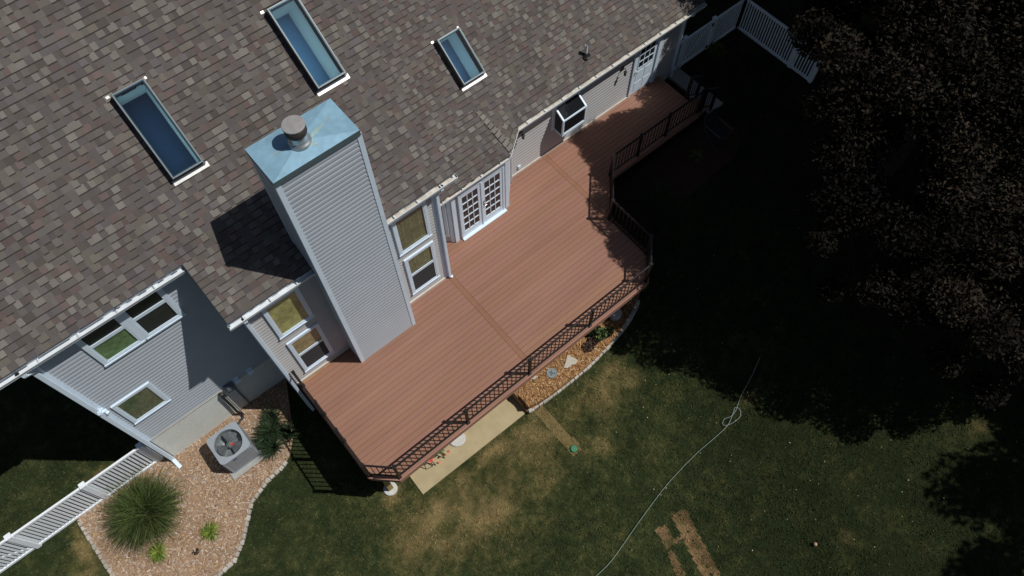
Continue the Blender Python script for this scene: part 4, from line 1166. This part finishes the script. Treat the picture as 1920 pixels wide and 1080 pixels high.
# ------------------------------------------------------------------ plants
def blades(name, base, n, L, W, pal, spread=1.0, seed=0, parent=None, droop=1.0, core=.1, stiff=False):
    """tuft of arching blades: each a 3-segment strip"""
    r = np.random.default_rng(seed); V = []; F = []; C = []
    pal = np.array(pal)
    for i in range(n):
        az = r.uniform(0, 2 * math.pi); e = r.uniform(.12, 1.0) ** .8 * spread
        l = L * r.uniform(.65, 1.1); w = W * r.uniform(.7, 1.2)
        bx_, by_ = base[0] + core * r.normal() * .6, base[1] + core * r.normal() * .6
        d = np.array((math.cos(az), math.sin(az))); sd = np.array((-d[1], d[0]))
        k0 = len(V)
        th = math.pi / 2 - e * .75
        x = 0.0; z = 0.0; segs = 4
        for s_ in range(segs + 1):
            ww = w * (1 - (s_ / segs) ** 1.5 * .95)
            p = np.array((bx_ + d[0] * x, by_ + d[1] * x)); 
            V.append((p[0] - sd[0] * ww, p[1] - sd[1] * ww, base[2] + z)); V.append((p[0] + sd[0] * ww, p[1] + sd[1] * ww, base[2] + z))
            x += math.cos(th) * l / segs; z += math.sin(th) * l / segs
            th -= (0.12 if stiff else .42) * droop * (.4 + e)
        c = pal[r.integers(len(pal))] * r.uniform(.7, 1.3)
        for s_ in range(segs): F.append((k0 + 2 * s_, k0 + 2 * s_ + 1, k0 + 2 * s_ + 3, k0 + 2 * s_ + 2)); C.append(c)
    return fast_mesh(name, V, F, M['blade'], C, parent)
def plant(name, label, cat, group=None, loc=(0, 0, 0)): return thing(name, label, cat, loc, group)
def gz(x, y, d=.04): return float(ground_z(x, y)) + d
x, y = -4.86, 8.78
o = blades("ornamental_grass", (x, y, gz(x, y)), 2700, 1.22, .0085, [(.03, .05, .013), (.05, .078, .02), (.072, .105, .028), (.13, .15, .055), (.02, .036, .010)], 1.0, 21, core=.22, droop=.8)
tag(o, "big round clump of dark green ornamental grass in the chip bed", "ornamental grass")
for (x, y, L, sd_, lb) in ((-3.92, 7.42, .36, 22, "small yellow green grass tuft alone in the chip bed right of the big clump"), (-5.16, 7.80, .38, 23, "small yellow green grass tuft below the big grass clump")):
    o = blades("grass_tuft", (x, y, gz(x, y)), 190, L, .011, [(.13, .20, .025), (.20, .27, .04), (.09, .15, .02), (.26, .30, .08)], 1.1, sd_, core=.05); tag(o, lb, "grass tuft", "young yellow green grass tufts")
x, y = -1.22, 8.42
yu = plant("spiky_shrub", "dark green spiky yucca shrub between air conditioner and deck", "shrub", loc=(x, y, gz(x, y)))
for i, (dx, dy, L, dz) in enumerate(((-.30, -.22, .55, .0), (.02, .28, .50, .05), (.22, -.15, .48, .0), (-.12, .12, .55, .15), (-.38, .05, .45, .0), (.12, .55, .40, 0))):
    blades("leaf_rosette", (x + dx, y + dy, gz(x, y) + .06 + dz), 170, L, .013, [(.018, .035, .016), (.03, .05, .022), (.045, .07, .035)], 1.45, 31 + i, yu, droop=.6, core=.03, stiff=True)
x, y = 7.25, 4.92
o = leaf_cloud("leafy_shrub", [(x, y, gzb(x, y) + .22, .22, .20, .20), (x + .22, y - .08, gzb(x, y) + .2, .18, .14, .16), (x - .05, y + .22, gzb(x, y) + .25, .2, .16, .2)], 900, .05, [(.03, .05, .018), (.05, .075, .025), (.02, .03, .012), (.10, .12, .05)], None, 41)
tag(o, "small leafy green shrub in the orange mulch under the deck edge", "shrub")
x, y = 6.82, 4.88
o = leaf_cloud("dry_shrub", [(x, y, gzb(x, y) + .10, .24, .16, .10), (x + .2, y + .05, gzb(x, y) + .1, .18, .14, .1)], 420, .04, [(.05, .03, .03), (.075, .045, .04), (.10, .07, .06)], None, 42)
tag(o, "low purplish brown dried plant beside the leafy shrub", "plant")
x, y = 11.0, 6.75
o = blades("tall_grass", (x, y, gz(x, y)), 700, 1.1, .009, [(.02, .03, .012), (.03, .045, .018)], .9, 43, core=.3); tag(o, "tall dark grass clump in the shade right of the deck", "ornamental grass")
x, y = 13.2, 7.15
o = blades("grass_tuft", (x, y, gz(x, y)), 120, .34, .012, [(.12, .13, .04), (.08, .10, .03)], 1.1, 44, core=.05); tag(o, "small pale tuft in the dark bed below the far railing", "grass tuft")
x, y = 16.85, 9.75
o = blades("grass_tuft", (x, y, gz(x, y)), 260, .36, .012, [(.16, .15, .05), (.10, .11, .03)], 1.2, 45, core=.12); tag(o, "yellowish weed tuft at the foot of the fence gate", "grass tuft")
x, y = -4.46, 7.27
m = MB(); m.lathe([(.001, .012), (.07, .014), (.10, .004)], (x, y, gz(x, y)), 14); tag(m.build("animal_burrow", M['soil']), "small dark burrow hole in the tan chip bed", "hole")

# hose on the lawn
HP = [(2.2, .30), (2.91, .33), (3.53, .36), (4.73, .60), (5.85, .79), (6.9, .86), (7.63, .84), (8.1, .85), (8.42, .98), (8.57, 1.05), (8.62, .93), (8.50, .80), (8.28, .80), (8.08, .86), (8.02, .95), (8.14, 1.02), (8.32, .96), (8.52, .98), (8.9, 1.16), (9.5, 1.36), (10.1, 1.6)]
cu = []
for i in range(len(HP) - 1):
    p0_, p1_, p2_, p3_ = HP[max(i - 1, 0)], HP[i], HP[i + 1], HP[min(i + 2, len(HP) - 1)]
    for t in np.linspace(0, 1, 7)[:-1]:
        q = [.5 * (2 * p1_[k] + (p2_[k] - p0_[k]) * t + (2 * p0_[k] - 5 * p1_[k] + 4 * p2_[k] - p3_[k]) * t * t + (3 * p1_[k] - p0_[k] - 3 * p2_[k] + p3_[k]) * t ** 3) for k in (0, 1)]
        cu.append((q[0], q[1], gz(q[0], q[1], .07)))
m = MB(); m.tube(cu, .0062, 6); tag(m.build("garden_hose", M['hose'], smooth=True), "thin pale garden hose with a twisted loop lying across the lawn", "hose")

# fallen leaves and clippings
n = 200; lx = rng.uniform(5.5, 16, n); ly = rng.uniform(-5.5, 5, n); lz = ground_z(lx, ly) + rng.uniform(.06, .09, n)
k = on_lawn(lx, ly); lx, ly, lz = lx[k], ly[k], lz[k]; n = len(lx)
a = rng.uniform(0, 2 * np.pi, n); s_ = rng.uniform(.007, .018, n)
V = np.stack([np.stack([lx + np.cos(a + t) * s_ * q, ly + np.sin(a + t) * s_ * q, lz], 1) for t, q in ((0, 1.3), (1.57, .6), (3.14, 1.3), (4.71, .6))], 1).reshape(-1, 3)
tag(fast_mesh("fallen_leaves", V, np.arange(4 * n).reshape(n, 4), M['leaf'], np.array([(.42, .38, .24), (.30, .24, .10), (.5, .5, .42)])[rng.integers(0, 3, n)]), "scattered pale fallen leaves on the lawn at right", "leaves", kind="stuff")
x, y = 7.55, -2.62
m = MB(); m.lathe([(.001, -.045), (.04, -.025), (.05, 0), (.04, .03), (.001, .042)], (x, y, gz(x, y, .08)), 12); tag(m.build("toy_ball", pm("faded_ball", (.42, .27, .18), rough=.7), smooth=True), "small faded orange ball lying on the lower lawn", "ball")

# ------------------------------------------------------------------ fences
def fence(root, pts, zt, zb, postsat, pitch, pw, gates=(), first=100, post_w=.125):
    src = None; cnt = 0; rest = MB()
    for (a, b) in zip(pts[:-1], pts[1:]):
        A = Vector((*a, 0)); B = Vector((*b, 0)); d = (B - A).normalized(); L = (B - A).length
        nst = [0.0] + [t for t in postsat.get((a, b), [])] + [L]
        for i, (t0, t1) in enumerate(zip(nst[:-1], nst[1:])):
            p = A + d * (t0 + post_w / 2); q = A + d * (t1 - post_w / 2)
            def Z(pt, h): return Vector((pt.x, pt.y, float(ground_z(pt.x, pt.y)) + h))
            gate = (a, b, i) in gates
            m = MB(); m.bar(Z(p, zt), Z(q, zt), .055, .075); m_b = MB(); m_b.bar(Z(p, zb), Z(q, zb), .055, .085)
            m_g = MB()
            if gate:
                m_g.bar(Z(p, zb) + Vector((0, 0, .04)) + d * .02, Z(q, zt) - Vector((0, 0, .04)) - d * .02, .022, .04)
            pn = m.build("gate" if gate else "fence_panel", M['white_vinyl'], root); m_b.build("bottom_rail", M['white_vinyl'], pn)
            if gate: m_g.build("brace", M['white_vinyl'], pn)
            if gate:
                mm = MB()
                for h in (zb + .1, zt - .12): mm.box(q.x - .05, q.x + .05, q.y - .06, q.y - .03, Z(q, h).z - .06, Z(q, h).z + .06)
                mm.build("hinge", M['black_iron'], pn)
            n = int((q - p).length / pitch)
            for k in range(n):
                c = p.lerp(q, (k + .5) / n)
                if cnt < first:
                    if src is None or True:
                        if src is None:
                            mm = MB(); mm.box(-pw / 2, pw / 2, -pw / 2 * .5, pw / 2 * .5, zb + .03, zt - .02); src = mm.build("picket", M['white_vinyl']); pk_ = src
                        else:
                            pk_ = src.copy(); COL.objects.link(pk_); pk_.parent = None
                    pk_.location = (c.x, c.y, float(ground_z(c.x, c.y))); pk_.rotation_euler = (0, 0, math.atan2(d.y, d.x)); setp(pk_, pn); cnt += 1
        for t in nst:
            c = A + d * t; z = float(ground_z(c.x, c.y))
            m = MB(); w = post_w / 2; m.box(c.x - w, c.x + w, c.y - w, c.y + w, z - .2, z + zt + .07); m.box(c.x - w - .012, c.x + w + .012, c.y - w - .012, c.y + w + .012, z + zt + .07, z + zt + .10)
            m.build("fence_post", M['white_vinyl'], root)
fl_ = thing("picket_fence", "white vinyl picket fence running from the house corner past the chip bed", "fence", (-6, 9.9, -1.8))
A1, B1 = (-3.98, 9.90), (-9.6, 9.90)
fence(fl_, [A1, B1], 1.24, .06, {(A1, B1): [1.53, 3.42, 4.6]}, 0.090, .050, gates={(A1, B1, 2)})
fr_ = thing("picket_fence", "white vinyl picket fence and gate turning a corner in deep shade beyond the house", "fence", (17, 10, -.5))
A2, B2, C2 = (15.03, 10.05), (18.17, 10.05), (18.19, 6.9)
fence(fr_, [A2, B2, C2], 1.2, .04, {(A2, B2): [.36, 1.68], (B2, C2): [2.3]}, .098, .042, gates={(A2, B2, 1)})

# dark folding chair by the steps
ch = thing("folding_chair", "dark navy folding chair with pale metal tubes in shade beside the deck", "chair", (14.1, 7.25, -.5))
m = MB(); z = -.52
for sx in (-.26, .26):
    m.tube([(14.1 + sx, 6.92, z), (14.1 + sx, 7.55, z + .45), (14.1 + sx, 7.68, z + .95)], .013, 6); m.tube([(14.1 + sx, 7.55, z), (14.1 + sx, 6.95, z + .45)], .013, 6); m.tube([(14.1 + sx, 6.95, z + .62), (14.1 + sx, 7.6, z + .64)], .013, 6)
m.tube([(13.84, 7.68, z + .95), (14.36, 7.68, z + .95)], .013, 6); m.tube([(13.84, 6.95, z + .45), (14.36, 6.95, z + .45)], .013, 6)
m.build("tube_frame", M['tube'], ch)
m = MB(); m.box(13.86, 14.34, 6.98, 7.52, z + .42, z + .435); m.build("seat", M['navy'], ch)
m = MB(); m.bar((14.1, 7.56, z + .5), (14.1, 7.67, z + .93), .48, .015, (0, 1, 0)); m.build("backrest", M['navy'], ch)

# ------------------------------------------------------------------ trees
def limb(mb, a, b, r0, r1, r, bend=.12):
    a = Vector(a); b = Vector(b); L = (b - a).length; n = 6; pts = []
    off = Vector((r.uniform(-1, 1), r.uniform(-1, 1), r.uniform(-.3, .5))) * bend * L
    for i in range(n + 1):
        t = i / n; pts.append(a.lerp(b, t) + off * math.sin(math.pi * t))
    mb.tube(pts, r0, 8, r2=r1); return pts
def tree(name, label, cat, base, clumps, height, trunk_r, n, size, pal, seed, group=None):
    r = random.Random(seed)
    t = thing(name, label, cat, base, group)
    m = MB(); cx = sum(c[0] for c in clumps) / len(clumps); cy = sum(c[1] for c in clumps) / len(clumps)
    fork = Vector((base[0] + (cx - base[0]) * .25, base[1] + (cy - base[1]) * .25, base[2] + height * .30))
    limb(m, base, fork, trunk_r, trunk_r * .75, r, .03)
    mains = []
    for k in range(7):
        a = 2 * math.pi * k / 7 + r.uniform(-.3, .3); rad = r.uniform(.35, .6)
        ext = max(3.0, np.std([c[0] for c in clumps]) * 1.8)
        e = Vector((cx + math.cos(a) * ext * rad, cy + math.sin(a) * ext * rad, base[2] + height * r.uniform(.5, .7)))
        mains.append(limb(m, fork - Vector((0, 0, r.uniform(0, .5))), e, trunk_r * .5, trunk_r * .18, r))
    for c in clumps:
        p = Vector(c[:3]); best = min((q for mm in mains for q in mm[2:]), key=lambda q: (q - p).length)
        limb(m, best, p, trunk_r * .15, .015, r)
    m.build("trunk", M['bark'], t, smooth=True)
    leaf_cloud("crown", clumps, n, size, pal, t, seed, flat=.35)
    return t
# crown of the big tree: filled so that its shade ends where it does on the deck and the lawn
SHADE = [(10.4, 9.95), (10.2, 8.9), (10.03, 8.45), (9.3, 7.9), (9.04, 7.6), (8.73, 6.93), (8.54, 5.76), (8.36, 4.95), (7.9, 4.0), (8.24, 2.79), (8.94, 1.95), (9.12, .87), (9.71, -.53), (10.13, -1.47), (10.75, -2.38), (12.45, -3.13), (13.7, -4.03),
         (17.0, -4.2), (22.5, -2.0), (26.5, 4.0), (27.0, 9.5), (24.5, 14.0), (15.5, 14.6), (13.4, 13.2), (12.9, 11.5), (13.2, 10.6), (13.75, 10.15), (13.3, 9.85), (11.8, 9.7), (11.3, 9.95)]
rr_ = random.Random(99)
sv = SUN / SUN.z
Rm_ = CAM_ROT.transposed()
def px(p):
    v = Rm_ @ (Vector(p) - CAM_POS); return (960 + 1410 * v.x / -v.z, 540 - 1410 * v.y / -v.z)
def rim_dist(x, y):
    best = 9
    for i in range(len(SHADE)):
        a = Vector(SHADE[i]); b = Vector(SHADE[(i + 1) % len(SHADE)]); p = Vector((x, y)); t = max(0, min(1, (p - a).dot(b - a) / (b - a).length_squared)); best = min(best, (p - (a + (b - a) * t)).length)
    return best
cl = []
gyv = -4.2
while gyv < 14.6:
    gxv = 7.8
    while gxv < 27:
        x = gxv + rr_.uniform(-.18, .18); y = gyv + rr_.uniform(-.18, .18); gxv += .62
        if not bool(inside(np.array([x]), np.array([y]), SHADE)[0]): continue
        dr_ = rim_dist(x, y)
        if dr_ < .24: continue
        rad = min(.75, max(.34, dr_ * .95)) * rr_.uniform(.85, 1.1)
        h = 1.9 + 2.6 * float(ss(-1.0, 6.5, y)) + min(dr_, 3.5) * .9 + rr_.uniform(-.4, 1.1)
        ok = False
        for _ in range(40):
            c = Vector((x, y, 0)) + sv * h
            u_, w_ = px(c)
            if u_ - rad * 62 > 1500 + rr_.uniform(-15, 60): ok = True; break
            h += .22
        if not ok or h > 9.6: continue
        cl.append((c.x, c.y, c.z, rad, rad, rad * rr_.uniform(.6, .9)))
        if 10.2 < x < 15.2 and 7.7 < y < 9.9 and dr_ > .3:      # extra clumps added to deepen the shade on the deck walkway
            for dh in (.55, 1.15):
                c2 = Vector((x + rr_.uniform(-.15, .15), y + rr_.uniform(-.15, .15), 0)) + sv * (h + dh)
                cl.append((c2.x, c2.y, c2.z, rad, rad, rad * .8))
    gyv += .62
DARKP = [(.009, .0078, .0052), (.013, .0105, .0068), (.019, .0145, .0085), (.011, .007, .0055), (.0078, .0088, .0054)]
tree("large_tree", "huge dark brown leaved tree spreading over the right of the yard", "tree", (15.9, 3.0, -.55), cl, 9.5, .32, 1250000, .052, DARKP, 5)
# neighbour tree whose shade falls over the lower right of the lawn, and one that shades the roof end
def blob(cx, cy, cz, rx, ry, rz, n, seed):
    r = random.Random(seed); out = []
    for _ in range(n):
        a = r.uniform(0, 2 * math.pi); u = r.uniform(-1, 1); q = r.random() ** .4; s_ = math.sqrt(1 - u * u)
        out.append((cx + rx * q * s_ * math.cos(a), cy + ry * q * s_ * math.sin(a), cz + rz * q * u, rx * .28 * r.uniform(.8, 1.2), ry * .28 * r.uniform(.8, 1.2), rz * .3 * r.uniform(.8, 1.2)))
    return out
tree("shade_tree", "dark tree at the lower right edge of the yard", "tree", (17.2, -9.2, -.5), blob(17.0, -9.0, 6.6, 3.3, 3.0, 2.6, 34, 8), 9, .25, 26000, .10, DARKP, 9)
tree("shade_tree", "dark tree standing beyond the far end of the roof", "tree", (19.4, 11.4, -.5), blob(19.0, 10.8, 6.8, 2.9, 3.0, 2.6, 34, 18), 9, .25, 30000, .10, DARKP, 19)
